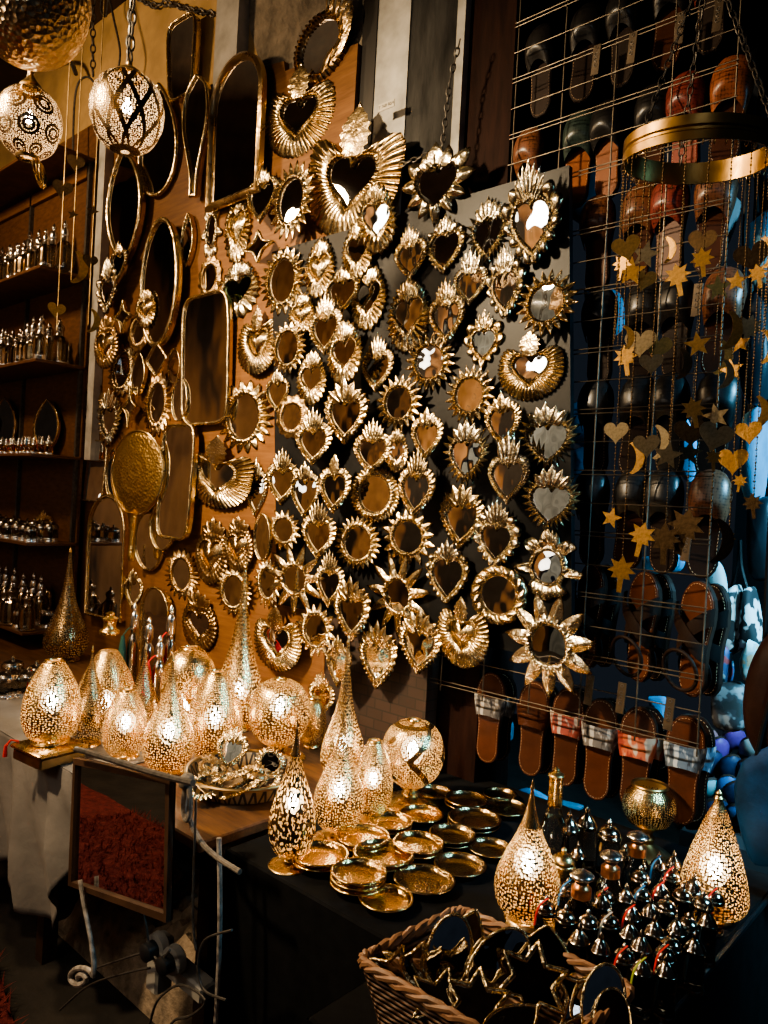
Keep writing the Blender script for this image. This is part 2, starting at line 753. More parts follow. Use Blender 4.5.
def frame_fan(kin, R, n, gap=0.75, wing=0.12, amp=0.07, inner=heart, drop=0.25):
    """wide pleated fan that leaves a gap under the crown"""
    mb = MB()
    N = n * 6

    def ro(th):
        a = th if th < pi else 2 * pi - th
        g = min(1, max(0, (a - gap + 0.22) / 0.44))
        g = g * g * (3 - 2 * g)
        top = R * (1 + wing * exp(-((a - gap - 0.3) / 0.35) ** 2)) * (1 + drop * 0.25 * (a / pi))
        r = inner(th) * kin * 1.25 * (1 - g) + top * g
        return max(inner(th) * kin * 1.2, r + amp * tri(n * th / (2 * pi)) * g)

    def hf(t, th):
        if t < 0.18:
            return bead(t / 0.18, th, 52, 0.16) + 0.07
        q = (t - 0.18) / 0.82
        return 0.06 + 0.2 * sin(pi * min(1, q * 0.75 + 0.25)) + 0.085 * (abs(sin(n * th / 2)) - 0.5) * min(1, q * 3)
    ringmesh(mb, lambda th: inner(th) * kin, ro, hf, N, 12)
    return mb


def frame_rays(shape, kin, kring, n, amp, nb=48, width=1.0, h=0.14, p=1.0, alt=0.0):
    """beaded ring with separate pointed rays"""
    mb = MB()
    N = n * 12

    def ro(th):
        x = n * th / (2 * pi)
        q = max(0.0, 1 - (1 - tri(x)) * width)
        am = amp * (1 - alt * (int(floor(x)) % 2))
        return shape(th) * kring + am * q ** p

    def hf(t, th):
        x = n * th / (2 * pi)
        tb = min(0.6, (kring - kin) / max(0.05, (ro(th) / shape(th) - kin)))
        if t < tb:
            return bead(t / tb, th, nb, 0.17) + 0.05
        q = (t - tb) / (1 - tb + 1e-6)
        return 0.03 + h * (1 - q * 0.85) * (0.25 + 0.75 * tri(x) ** 1.5)
    ringmesh(mb, lambda th: shape(th) * kin, ro, hf, N, 11)
    return mb


def beadrow(shape, k, n, r, y):
    mb = MB()
    for i in range(n):
        th = 2 * pi * i / n
        c = (shape(th) * k * sin(th), y, shape(th) * k * cos(th))
        prof = [(0.0, -r), (r * 0.7, -r * 0.7), (r, 0), (r * 0.7, r * 0.7), (0.0, r)]
        mb.lathe(prof, 6, c)
    return mb


G, P2 = M_MIR, M_FR
HEART = heart
# A: flame heart, almond outline with feathery upward leaves
def almout(th):
    return 1.55 + 0.75 * abs(cos(th)) ** 4 * (1.0 if cos(th) > 0 else 0.75)


def mk_flame(key, glass, mat, n=26, dome=False):
    mb = MB()
    N = n * 10

    def hf(t, th):
        if t < 0.3:
            return bead(t / 0.3, th, 44, 0.16) + 0.06
        q = (t - 0.3) / 0.7
        return 0.05 + 0.15 * (tri(n * th / (2 * pi)) ** 0.8) * (1 - q) ** 0.5 + 0.1 * (1 - q)
    ringmesh(mb, lambda th: heart(th), lambda th: almout(th) + 0.3 * tri(n * th / (2 * pi)), hf, N, 9, 0.16)
    cr = crown(1.25, 7, 0.6, 1.35, 0.22, -0.15, 0.35, 4, 0.35)
    c = domemesh(heart, 1.0, 0.3) if dome else glassmesh(heart, 1.02, -0.04)
    proto(key, [('frame', mb, mat), ('crown', cr, mat), ('raised_heart' if dome else 'mirror_glass', c, mat if dome else glass)])


mk_flame('A', M_MIR, M_FR)
mk_flame('Ad', M_MIR, M_FR, 26, True)
mk_flame('Ag', M_MIRG, M_FR2, 22)
# B: beaded heart with a plume
def mk_plume(key, n, spread, L, w, kout=1.5, nl=30, amp=0.14, mat=M_FR, fall=0.3, serr=0, dome=False, xw=0.3, stem=0.0):
    mb = frame_leafy(lambda th: softheart(th, 0.25), 1.0, kout, nl, amp, 0, 46, None, 1.0, 0.08, 0.62)
    mb2 = mb
    cr = crown(1.0 + stem, n, spread, L, w, -0.14, fall, serr, xw)
    sh = lambda th: softheart(th, 0.25)
    c = domemesh(sh, 1.0, 0.3) if dome else glassmesh(sh, 1.02, -0.04)
    proto(key, [('frame', mb2, mat), ('crown', cr, mat), ('raised_heart' if dome else 'mirror_glass', c, mat if dome else M_MIR)])


mk_plume('B', 7, 0.55, 1.75, 0.2, 1.5, 30, 0.14, M_FR, 0.3, 4)
mk_plume('B3', 3, 0.5, 1.3, 0.34, 1.55, 34, 0.1, M_FR, 0.12, 0, False, 0.2)
mk_plume('B5', 5, 0.95, 1.35, 0.3, 1.5, 26, 0.2, M_FR, 0.12, 0, False, 0.35)
mk_plume('Bt', 5, 0.3, 1.9, 0.2, 1.45, 40, 0.08, M_FR2, 0.2, 5, False, 0.4)
mk_plume('Bd', 5, 0.6, 1.3, 0.26, 1.6, 32, 0.16, M_FR3, 0.3, 4, True)
mk_plume('Bn', 5, 0.5, 1.0, 0.26, 1.28, 40, 0.05, M_FR, 0.3, 0)
mk_plume('Bl', 1, 0, 1.5, 0.5, 1.5, 28, 0.16, M_FR, 0, 5)
# C: scalloped bubbles with a plume
def mk_scallop(key, n, kout, amp, cn, cL, mat=M_FR2, spread=0.55, w=0.22):
    mb = frame_scallop(lambda th: softheart(th, 0.3), 1.0, kout, n, amp)
    cr = crown(1.15, cn, spread, cL, w, -0.16, 0.3, 4, 0.35)
    proto(key, [('frame', mb, mat), ('crown', cr, mat), ('mirror_glass', glassmesh(lambda th: softheart(th, 0.3), 1.02, -0.04), M_MIR)])


mk_scallop('C', 14, 1.5, 0.42, 7, 1.7)
mk_scallop('Cs', 18, 1.4, 0.22, 5, 1.1)
mk_scallop('Cb', 11, 1.55, 0.5, 5, 1.6, M_FR)
# D: pleated fan hearts
def mk_fan(key, kin, R, n, cn, cL, cw, mat=M_FR, dome=False, gap=0.72, wing=0.14, spread=0.45, serr=6):
    mb = frame_fan(kin, R, n, gap, wing)
    cr = crown(kin * 0.95, cn, spread, cL, cw, -0.16, 0.25, serr, 0.16)
    c = domemesh(heart, kin, 0.28) if dome else glassmesh(heart, kin * 1.02, -0.04)
    proto(key, [('frame', mb, mat), ('crown', cr, mat), ('raised_heart' if dome else 'mirror_glass', c, mat if dome else M_MIR)])


mk_fan('D', 0.85, 1.9, 44, 1, 1.75, 0.6, gap=0.62, wing=0.08)
mk_fan('D3', 0.85, 1.9, 40, 3, 1.3, 0.3)
mk_fan('Dd', 0.72, 1.8, 40, 1, 1.6, 0.5, M_FR, True, 0.58, 0.05)
mk_fan('Dw', 0.9, 2.0, 48, 1, 2.0, 0.66, M_FR, False, 0.62, 0.2)
mk_fan('Dp', 0.8, 1.8, 36, 5, 1.1, 0.24, M_FR, False, 0.6, 0.05, 0.7, 0)
# E: heart with leafy rays all round (wide)
sh5 = lambda th: softheart(th, 0.3)
mbx = frame_leafy(sh5, 1.0, 1.25, 24, 0.62, 0.05, 44, None, 1.1, 0.16, 0.25)
proto('R', [('frame', mbx, M_FR2), ('crown', crown(1.05, 5, 0.7, 1.25, 0.3, -0.16, 0.2, 4, 0.4), M_FR2), ('mirror_glass', glassmesh(sh5, 1.02, -0.04), M_MIR)])
# big leaf lobes round a heart
mbx = frame_leafy(sh5, 1.0, 1.25, 11, 0.75, 0.0, 40, 176, 0.75, 0.13, 0.3)
proto('L', [('frame', mbx, M_FR2), ('crown', crown(1.0, 3, 0.55, 1.1, 0.4, -0.2, 0.25, 4, 0.3), M_FR2), ('mirror_glass', glassmesh(heart, 1.02, -0.04), M_MIR)])
# suns
def mk_sun(key, shape, kring, n, amp, width=1.0, p=1.0, mat=M_FR, alt=0, beads=0, h=0.14, nb=48):
    fr = frame_rays(shape, 1.0, kring, n, amp, nb, width, h, p, alt)
    parts = [('frame', fr, mat), ('mirror_glass', glassmesh(shape, 1.02, -0.04), M_MIR)]
    if beads:
        parts.append(('bead_row', beadrow(shape, (1 + kring) / 2, beads, 0.09, -0.16), mat))
    proto(key, parts)


mk_sun('S', circle, 1.3, 20, 0.62, 1.0, 0.9)
mk_sun('S2', circle, 1.3, 26, 0.5, 1.0, 0.8)
mk_sun('S3', circle, 1.35, 16, 0.7, 1.15, 0.8, M_FR, 0.25)
mk_sun('So', oval(0.85, 1.12), 1.28, 22, 0.5, 1.0, 0.7, M_FR)
mk_sun('Sf', circle, 1.42, 12, 0.45, 0.8, 0.5, M_FR3)
mk_sun('Sl', circle, 1.4, 11, 1.6, 1.2, 1.0, M_FR, 0, 26, 0.2)
mk_sun('Sx', circle, 1.5, 11, 1.3, 1.02, 0.85, M_FR2, 0, 34, 0.2)
mk_sun('Sr', circle, 1.5, 40, 0.22, 1.0, 0.8, M_FR, 0, 36)
mk_sun('Sd', oval(0.8, 1.15), 1.35, 24, 0.55, 1.0, 0.9, M_FR3)
# rope ring
mbx = MB()
ringmesh(mbx, lambda th: 1.0, lambda th: 1.62 + 0.05 * abs(sin(8 * th)), lambda t, th: 0.05 + 0.3 * sqrt(max(0, 1 - (2 * t - 1) ** 2)) * (0.62 + 0.38 * abs(sin(8 * th + 2.6 * t))), 192, 12)
proto('G', [('frame', mbx, M_FR), ('mirror_glass', glassmesh(circle, 1.02, -0.04), M_MIR)])
# open hand of petals round a circular glass
def petalout(th):
    a = th if th < pi else 2 * pi - th
    up = 1.7 + 0.75 * abs(cos(3.5 * a)) ** 0.7 if a < 1.0 else 0
    side = 2.3 * exp(-((a - 1.7) / 0.30) ** 2)
    low = 1.95 + 0.25 * abs(cos(5 * a)) if a > 2.3 else 0
    return max(1.45, up, side * 1.15, low)


mbx = MB()
ringmesh(mbx, lambda th: 1.0, petalout, lambda t, th: (0.06 + bead(t / 0.25, th, 1, 0.15)) if t < 0.25 else 0.06 + 0.16 * sin(pi * min(1, (t - 0.25) / 0.75)) * (0.6 + 0.4 * abs(sin(16 * th + 3 * t))), 216, 12)
proto('H', [('frame', mbx, M_FR2), ('mirror_glass', glassmesh(circle, 1.02, -0.04), M_MIR)])
# embossed oval plaque with a heart and a crest
ov = oval(1.25, 1.5)
mbx = MB()
ringmesh(mbx, lambda th: heart(th) * 0.8, lambda th: ov(th) * 1.08 + 0.05 * tri(30 * th / (2 * pi)), lambda t, th: 0.06 + 0.09 * sin(pi * t) + 0.05 * abs(sin(15 * th)) * abs(sin(3 * pi * t)) + (0.08 if t < 0.12 else 0), 240, 12)
proto('K', [('frame', mbx, M_FR3), ('crown', crown(1.35, 5, 0.9, 0.85, 0.3, -0.08, 0.2, 3, 0.4), M_FR3), ('mirror_glass', glassmesh(heart, 0.82, -0.03), M_MIR)])
mbx2 = MB()
mbx2.v, mbx2.f, mbx2.uv = [], [], []
ringmesh(mbx2, lambda th: heart(th) * 0.8, lambda th: ov(th) * 1.08 + 0.05 * tri(30 * th / (2 * pi)), lambda t, th: 0.06 + 0.09 * sin(pi * t) + 0.05 * abs(sin(15 * th)) * abs(sin(3 * pi * t)) + (0.08 if t < 0.12 else 0), 240, 12)
proto('Kd', [('frame', mbx2, M_FR3), ('crown', crown(1.35, 5, 0.9, 0.85, 0.3, -0.08, 0.2, 3, 0.4), M_FR3), ('raised_heart', domemesh(heart, 0.8, 0.28), M_FR)])


# plain thin-rimmed mirrors ------------------------------------------------
def curve_super(w, h, e, n=64, taper=0.0):
    o = []
    for i in range(n):
        a = 2 * pi * i / n
        x = abs(cos(a)) ** (2 / e) * (1 if cos(a) >= 0 else -1) * w / 2
        z = abs(sin(a)) ** (2 / e) * (1 if sin(a) >= 0 else -1) * h / 2
        o.append((x * (1 + taper * z / h), z))
    return o


def curve_vesica(n=24):
    o = []
    for s in (1, -1):
        for i in range(n):
            z = -1 + 2 * i / n
            o.append((s * 0.42 * (1 - z * z) ** 0.9, z * s))
    return o


def curve_star(n, rin, bulge=0.0, steps=6):
    o = []
    for i in range(2 * n):
        a0, a1 = pi * i / n, pi * (i + 1) / n
        r0, r1 = (1, rin) if i % 2 == 0 else (rin, 1)
        for k in range(steps):
            t = k / steps
            x = r0 * sin(a0) * (1 - t) + r1 * sin(a1) * t
            z = r0 * cos(a0) * (1 - t) + r1 * cos(a1) * t
            q = 1 - bulge * sin(pi * t)
            o.append((x * q, z * q))
    return o[::-1]


def curve_arch(w=0.6, h=1.0, n=24):
    o = [(w / 2, -h / 2)]
    for i in range(n + 1):
        a = pi * i / n
        o.append((w / 2 * cos(a), h / 2 - w / 2 + w / 2 * sin(a)))
    o.append((-w / 2, -h / 2))
    return o


def curve_wavy(n=40):
    o = []
    for i in range(n + 1):
        z = -0.5 + i / n
        o.append((0.11 + 0.07 * sin((z + 0.12) * 5.2) * (1 if z < 0.2 else 1) - (0.10 * max(0, (z - 0.36) / 0.14) ** 2), z))
    return o + [(-x, z) for x, z in o[::-1]]


def curve_teard(n=60):
    o = []
    for i in range(n):
        a = 2 * pi * i / n
        o.append((0.36 * sin(a) * sin(a / 2) ** 0.7, 0.5 * cos(a)))
    return o


def plain(key, curve, rim=0.02, dep=0.06, mat=None, rings=1):
    mat = mat or M_FR
    xs = [p[0] for p in curve]
    zs = [p[1] for p in curve]
    w, h = max(xs) - min(xs), max(zs) - min(zs)
    cx, cz = (max(xs) + min(xs)) / 2, (max(zs) + min(zs)) / 2
    # keep the rim even: scale to height 1 first
    pts = [((x - cx) / h, (z - cz) / h) for x, z in curve]
    # orientation: make clockwise seen from the front (-Y)
    ar = sum(a[0] * b[1] - b[0] * a[1] for a, b in zip(pts, pts[1:] + pts[:1]))
    if ar < 0:
        pts = pts[::-1]
    fr = MB()
    fr.tube([(x, -dep, z) for x, z in pts], rim, 8, True)
    rows = [[(x, 0, z) for x, z in pts], [(x * 1.0, -dep, z) for x, z in pts]]
    fr.grid(rows, closed=True)
    gl = MB()
    gl.poly([(x, -dep * 0.9, z) for x, z in pts])
    proto(key, [('frame', fr, mat), ('mirror_glass', gl, M_MIR)])


plain('I_rect', curve_super(0.42, 1, 5, 64, 0.25), 0.018, 0.07)
plain('I_long', curve_super(0.5, 1, 6, 64), 0.014, 0.05)
plain('I_oval', curve_super(0.6, 1, 2), 0.022, 0.06)
plain('I_round', curve_super(1, 1, 2), 0.03, 0.08)
plain('I_arch', curve_arch(), 0.018, 0.06)
plain('I_vesica', curve_vesica(), 0.018, 0.06)
plain('I_wavy', curve_wavy(), 0.016, 0.05)
plain('I_diam', curve_star(2, 0.52, -0.06), 0.03, 0.08)
plain('I_star4', curve_star(4, 0.42, 0.06), 0.035, 0.1)
plain('I_star6', curve_star(6, 0.52, 0.0), 0.035, 0.1)
plain('I_star5', curve_star(5, 0.45, 0.0), 0.03, 0.08)
plain('I_tear', curve_teard(), 0.022, 0.06)
# tall arched mirror in a wide flat frame (top left)
def mk_widearch():
    c0 = curve_arch(0.62, 1.0)
    c1 = curve_arch(0.52, 0.9)
    rows = []
    n = len(c0)
    def rw(c, y):
        return [(p[0], y, p[1]) for p in c]
    mb = MB()
    mb.grid([rw(c0, 0), rw(c0, -0.05), rw([(a[0] * 0.5 + b[0] * 0.5, a[1] * 0.5 + b[1] * 0.5) for a, b in zip(c0, c1)], -0.065), rw(c1, -0.04), rw(c1, 0.0)], closed=True)
    gl = MB()
    gl.poly([(x, -0.025, z) for x, z in c1])
    proto('I_wide', [('frame', mb, M_FR3), ('mirror_glass', gl, M_MIR)])


mk_widearch()
# round mirror with feather sprays along one side
mbx = frame_leafy(circle, 1.0, 1.25, 36, 0.1, 0, 44)
cr = MB()
for i in range(9):
    a = 2.9 - i * 0.31
    leaf(cr, (1.12 * sin(a), 0, 1.12 * cos(a)), 0.62 - 0.05 * i, 1.25 - 0.02 * i, 0.24, -0.12 - 0.012 * i, 0.14, 5)
proto('Q', [('frame', mbx, M_FR3), ('feather_spray', cr, M_FR3), ('mirror_glass', glassmesh(circle, 1.02, -0.04), M_MIR)])

LOOK = {
    'A': 'flame shaped brass heart mirror with feathered edge',
    'Ad': 'flame shaped brass heart with raised metal center',
    'Ag': 'feathered brass heart with dull green center',
    'B': 'brass heart mirror with tall feather plume',
    'B3': 'beaded heart mirror with three petal crown',
    'B5': 'brass heart mirror with spread leaf crown',
    'Bt': 'pale beaded heart mirror with tall square plume',
    'Bd': 'aged brass heart with raised metal center and plume',
    'Bn': 'small narrow rimmed heart mirror with short plume',
    'Bl': 'beaded heart mirror with single leaf crest',
    'C': 'scalloped pale brass heart mirror with plume',
    'Cs': 'finely scalloped heart mirror with short plume',
    'Cb': 'bubble edged brass heart mirror with plume',
    'D': 'pleated fan heart mirror with leaf crest',
    'D3': 'pleated fan heart mirror with three leaf crest',
    'Dd': 'pleated fan heart with raised metal center',
    'Dw': 'wide winged pleated heart mirror',
    'Dp': 'pleated heart mirror with petal crest',
    'R': 'pale heart mirror with leaf rays all round',
    'L': 'pale heart mirror edged with large leaves',
    'S': 'round sun mirror with short pointed rays',
    'S2': 'round sun mirror with many fine rays',
    'S3': 'round sun mirror with uneven rays',
    'So': 'oval sun mirror with short rays',
    'Sf': 'round flower shaped brass mirror',
    'Sl': 'star sun mirror with long slender rays',
    'Sx': 'large beaded sun mirror with broad rays',
    'Sr': 'round mirror with wide beaded rim',
    'Sd': 'dark oval sun mirror with aged brass rays',
    'G': 'round mirror in thick twisted rope frame',
    'H': 'round mirror in open petal frame',
    'K': 'embossed oval brass plaque with heart mirror',
    'Kd': 'embossed oval brass plaque with raised heart',
    'I_rect': 'plain thin rimmed rounded rectangular mirror',
    'I_long': 'plain long rounded mirror with thin rim',
    'I_oval': 'plain oval mirror with thin brass rim',
    'I_round': 'plain round mirror with thin brass rim',
    'I_arch': 'plain arched mirror with thin rim',
    'I_vesica': 'plain pointed almond mirror',
    'I_wavy': 'plain wavy waisted tall mirror',
    'I_diam': 'plain diamond shaped mirror',
    'I_star4': 'four pointed star mirror with raised rim',
    'I_star5': 'five pointed star mirror with thin rim',
    'I_star6': 'six pointed star mirror with raised rim',
    'I_tear': 'plain teardrop mirror with thin rim',
    'I_wide': 'tall arched mirror in wide flat brass frame',
    'Q': 'round mirror with feather spray along its edge',
}
NAMES = {'I': 'plain_mirror', 'S': 'sun_mirror', 'G': 'rope_mirror', 'H': 'petal_mirror', 'K': 'embossed_plaque', 'Q': 'feather_mirror'}
# cx, cy, w, h in photo pixels of the hanging piece, kind, optional in-plane tilt (degrees)
ML = [
    (437, 186, 70, 77, 'L'), (540, 217, 60, 97, 'C'), (386, 223, 36, 66, 'A'), (411, 252, 33, 54, 'B'), (446, 244, 40, 58, 'Cs'),
    (489, 231, 45, 67, 'R'), (471, 277, 35, 56, 'Bt'), (506, 281, 39, 72, 'C'), (547, 303, 58, 64, 'S'), (409, 315, 42, 75, 'A'),
    (447, 311, 35, 65, 'B'), (484, 340, 38, 60, 'Cb'), (531, 366, 64, 68, 'D'), (430, 362, 45, 56, 'S'), (369, 297, 37, 68, 'A'),
    (378, 363, 33, 58, 'B'), (470, 395, 48, 57, 'S'), (399, 403, 45, 54, 'S'), (427, 434, 32, 52, 'B3'), (503, 420, 37, 55, 'B3'),
    (548, 437, 60, 67, 'R'), (467, 453, 46, 66, 'R'), (509, 468, 42, 72, 'Bt'), (417, 483, 35, 69, 'B'), (397, 451, 22, 44, 'A'),
    (462, 515, 45, 67, 'B5'), (497, 533, 47, 68, 'C'), (551, 499, 59, 66, 'R'), (548, 565, 68, 69, 'H'), (408, 537, 50, 58, 'S3'),
    (448, 571, 42, 63, 'Cs'), (499, 595, 54, 58, 'G'), (398, 596, 60, 84, 'Sl'), (463, 632, 52, 70, 'Dd'), (420, 641, 44, 64, 'B5'),
    (378, 654, 38, 68, 'B5'), (549, 646, 88, 100, 'Sx'),
    (239, 290, 41, 57, 'Ag'), (283, 281, 43, 66, 'So'), (320, 268, 31, 61, 'Ad'), (358, 250, 34, 58, 'A'), (343, 290, 32, 44, 'Bn'),
    (302, 314, 26, 42, 'Ad'), (326, 324, 33, 62, 'B'), (259, 341, 40, 66, 'Dd'), (288, 348, 34, 50, 'So'), (345, 353, 35, 64, 'A'),
    (312, 379, 31, 55, 'A'), (245, 417, 53, 70, 'So'), (278, 391, 22, 42, 'Bn'), (292, 417, 31, 42, 'Sf'), (314, 436, 36, 58, 'B'),
    (346, 411, 44, 65, 'B5'), (373, 446, 38, 56, 'B'), (218, 472, 67, 70, 'Dw'), (283, 476, 31, 57, 'B'), (306, 490, 29, 56, 'Bn'),
    (335, 484, 31, 58, 'Bl'), (375, 494, 46, 57, 'Sr'), (257, 488, 20, 58, 'Bn'), (284, 530, 35, 42, 'S3'), (319, 529, 34, 60, 'B'),
    (358, 543, 43, 53, 'S2'), (295, 580, 58, 70, 'Sl'), (268, 583, 26, 50, 'S'), (330, 578, 28, 58, 'B'), (352, 608, 37, 65, 'B5'),
    (278, 638, 45, 64, 'D'), (316, 630, 39, 55, 'S3'), (339, 661, 25, 52, 'Bn'), (213, 551, 33, 65, 'Kd'), (239, 544, 28, 54, 'Kd'),
    (182, 574, 34, 50, 'Sd'), (234, 591, 36, 46, 'So'), (200, 621, 35, 60, 'K'), (265, 537, 18, 48, 'I_oval'), (322, 693, 26, 44, 'B'), 
    (187, 61, 32, 80, 'I_rect'), (200, 138, 28, 122, 'I_wavy'), (238, 130, 62, 146, 'I_wide'), (163, 142, 42, 112, 'I_tear'),
    (129, 208, 40, 118, 'I_vesica'), (191, 241, 14, 54, 'I_vesica'), (212, 229, 22, 60, 'H'),
    (238, 227, 28, 72, 'Ad'), (325, 37, 66, 84, 'I_none'), (300, 112, 70, 86, 'D'), (353, 173, 100, 124, 'Dw'), (263, 195, 32, 56, 'Bn'),
    (292, 201, 44, 76, 'S'), (260, 247, 36, 34, 'I_star4'), (210, 278, 23, 42, 'Sf'), (164, 284, 43, 130, 'I_oval'), (209, 360, 46, 132, 'I_long'),
    (123, 370, 30, 54, 'So'), (139, 332, 22, 38, 'Sf'), (125, 317, 20, 34, 'I_star4'), (159, 360, 24, 34, 'I_diam'), (158, 404, 28, 64, 'Sd'),
    (182, 400, 16, 44, 'I_oval'), (92, 404, 22, 44, 'Sf'), (110, 418, 26, 56, 'R'), (176, 366, 12, 36, 'I_oval'), (108, 285, 20, 56, 'C'),
    (107, 342, 22, 52, 'Kd'), (141, 374, 14, 46, 'I_vesica'), (133, 408, 14, 44, 'I_star4'), (95, 471, 26, 62, 'I_long'), (110, 556, 37, 124, 'I_arch'),
    (152, 541, 30, 60, 'I_oval'), (165, 526, 26, 50, 'I_oval'), (180, 482, 34, 116, 'I_long'), (134, 589, 17, 40, 'Bn'), (159, 625, 28, 78, 'I_arch'),
    (116, 474, 16, 50, 'I_oval'), (146, 309, 20, 38, 'Ad'), (119, 262, 16, 40, 'Bn'),
]


def mirrors():
    items = []
    for e in ML:
        cx, cy, w, h, k = e[:5]
        if k == 'I_none':
            k = 'Q'
        onboard = cx > 276 and not (cy < 240 and cx < 420) and k != 'L' or (cx > 250 and cy > 590)
        onboard = (cx > 276 and cy > 252 - (cx - 272) * 0.293 - 6)
        items.append([cx, cy, w, h, k, onboard])
    # layer so that overlapping pieces hang in front of one another
    placed = []
    for it in items:
        cx, cy, w, h, k, onb = it
        lay = 0
        for (q, ql) in placed:
            if abs(q[0] - cx) < (q[2] + w) * 0.44 and abs(q[1] - cy) < (q[3] + h) * 0.42:
                lay = max(lay, ql + 1)
        lay = min(lay, 4)
        placed.append((it, lay))
    # labels: ordinals from the left inside each look and zone
    def zone(it):
        cx, cy, onb = it[0], it[1], it[5]
        if onb:
            top = 252 - (cx - 272) * 0.293
            bot = 604 + (cx - 277) * 0.203
            q = (cy - top) / (bot - top)
            return 'on upper black board' if q < 0.3 else ('on middle black board' if q < 0.64 else 'on lower black board')
        return 'on upper brown wall' if cy < 262 else ('on middle brown wall' if cy < 440 else 'on lower brown wall')
    groups = {}
    for it in items:
        groups.setdefault((it[4], zone(it)), []).append(it)
    rng = random.Random(5)
    for (it, lay) in placed:
        cx, cy, w, h, k, onb = it
        if not k.startswith('I_'):
            w, h = w * 1.08, h * 1.05
        z = zone(it)
        g = sorted(groups[(k, zone(it))], key=lambda a: a[0])
        i, n = g.index(it), len(g)
        lab = LOOK[k] + ' ' + z + ('' if n == 1 else ', ' + ordinal(i, n))
        base = (D - 0.016) if onb else (D + 0.026)
        y = base - lay * 0.017
        c = atY(cx, cy, y)
        sx = ppm(c, Vector((1, 0, 0)))
        sz = ppm(c, Vector((0, 0, 1)))
        W, H = w / sx, h / sz
        # a slanted wall also lifts the outline: take that off the height
        meshes, asp = PROTO[k]
        T = min((W + H) / 2, 0.34)
        if k.startswith('I_'):
            # thin rims are built at unit height: keep real width through the scale
            T = min(H, 0.4)
        nm = NAMES.get(k[0], 'heart_mirror')
        yaw = rng.uniform(-0.05, 0.05)
        tilt = rng.uniform(-0.04, 0.05)
        spin = rng.uniform(-0.05, 0.05)
        if (round(cx), round(cy)) in AIM:
            # the two mirrors that catch the globe lamp across the alley
            l = (GLOBE - c).normalized()
            vw = (CAM - c).normalized()
            nrm = (l + vw).normalized()
            yaw = atan2(nrm.x, -nrm.y)
            tilt = 0.0
            tilt = -math.asin(nrm.z)
            c = c + Vector((0, -0.045, 0))
        sc = (W, T, H)
        if k in ('Q',) or (cx, cy) in SPIN:
            spin = SPIN.get((cx, cy), 0.0)
        if k == 'L':
            c = atY(cx, cy, D - 0.03)
        root = thing(nm, lab, 'mirror' if k not in ('Ad', 'Ag', 'Bd', 'Dd', 'Kd') else 'wall ornament', c, (tilt, spin, yaw),
                     'mirrors on the black board' if onb else 'mirrors on the brown wall', sc)
        for pn, me in meshes:
            link(pn, me, root)


SPIN = {(300, 112): 0.12, (353, 173): 0.22, (325, 37): 0.1, (218, 472): 0.1, (259, 341): 0.0}
AIM = {(386, 223), (540, 217)}
GLOBE = Vector((-3.3, -1.2, 2.55))
mirrors()
# big brass hand mirror hanging with its embossed back to the front
c = atY(137, 473, D - 0.06)
W, H = 44 / ppm(c, Vector((1, 0, 0))), 84 / ppm(c, Vector((0, 0, 1)))
root = thing('hand_mirror', 'large oval brass hand mirror with embossed back, hanging handle down', 'mirror', c, (0, 0.03, 0.1))
m = MB()
rows = []
for j in range(13):
    s = j / 12
    rows.append([(W / 2 * s * cos(2 * pi * i / 48), -0.02 * (1 - s ** 2.5) - 0.003 * abs(sin(9 * s)) , H / 2 * s * sin(2 * pi * i / 48)) for i in range(48)])
rows.append([(W / 2 * 0.98 * cos(2 * pi * i / 48), 0.012, H / 2 * 0.98 * sin(2 * pi * i / 48)) for i in range(48)])
m.grid(rows[::-1], closed=True)
t = NT('embossed hand mirror brass')
v_ = t.coord('Object')
d_ = t.voro(v_, 75)
t.p.inputs['Base Color'].default_value = (0.62, 0.42, 0.17, 1)
t.p.inputs['Metallic'].default_value = 1
t.p.inputs['Roughness'].default_value = 0.3
t.bump(d_, 0.5, 0.006)
m.build('oval_back', t.m, root)
m = MB()
m.tube(catmull([(0, 0, -H / 2 + 0.01), (0, 0, -H / 2 - 0.05), (0, 0, -H / 2 - 0.14), (0, 0, -H / 2 - 0.22)], 4), [0.034, 0.03, 0.026, 0.023, 0.02, 0.018, 0.016, 0.015, 0.015, 0.016, 0.018, 0.018, 0.012][:13], 12)
m.build('handle', t.m, root)
m = MB()
m.tube([(W * 0.5 * cos(2 * pi * i / 48), -0.002, H * 0.5 * sin(2 * pi * i / 48)) for i in range(48)], 0.006, 8, True)
m.build('rim', M_FR, root)
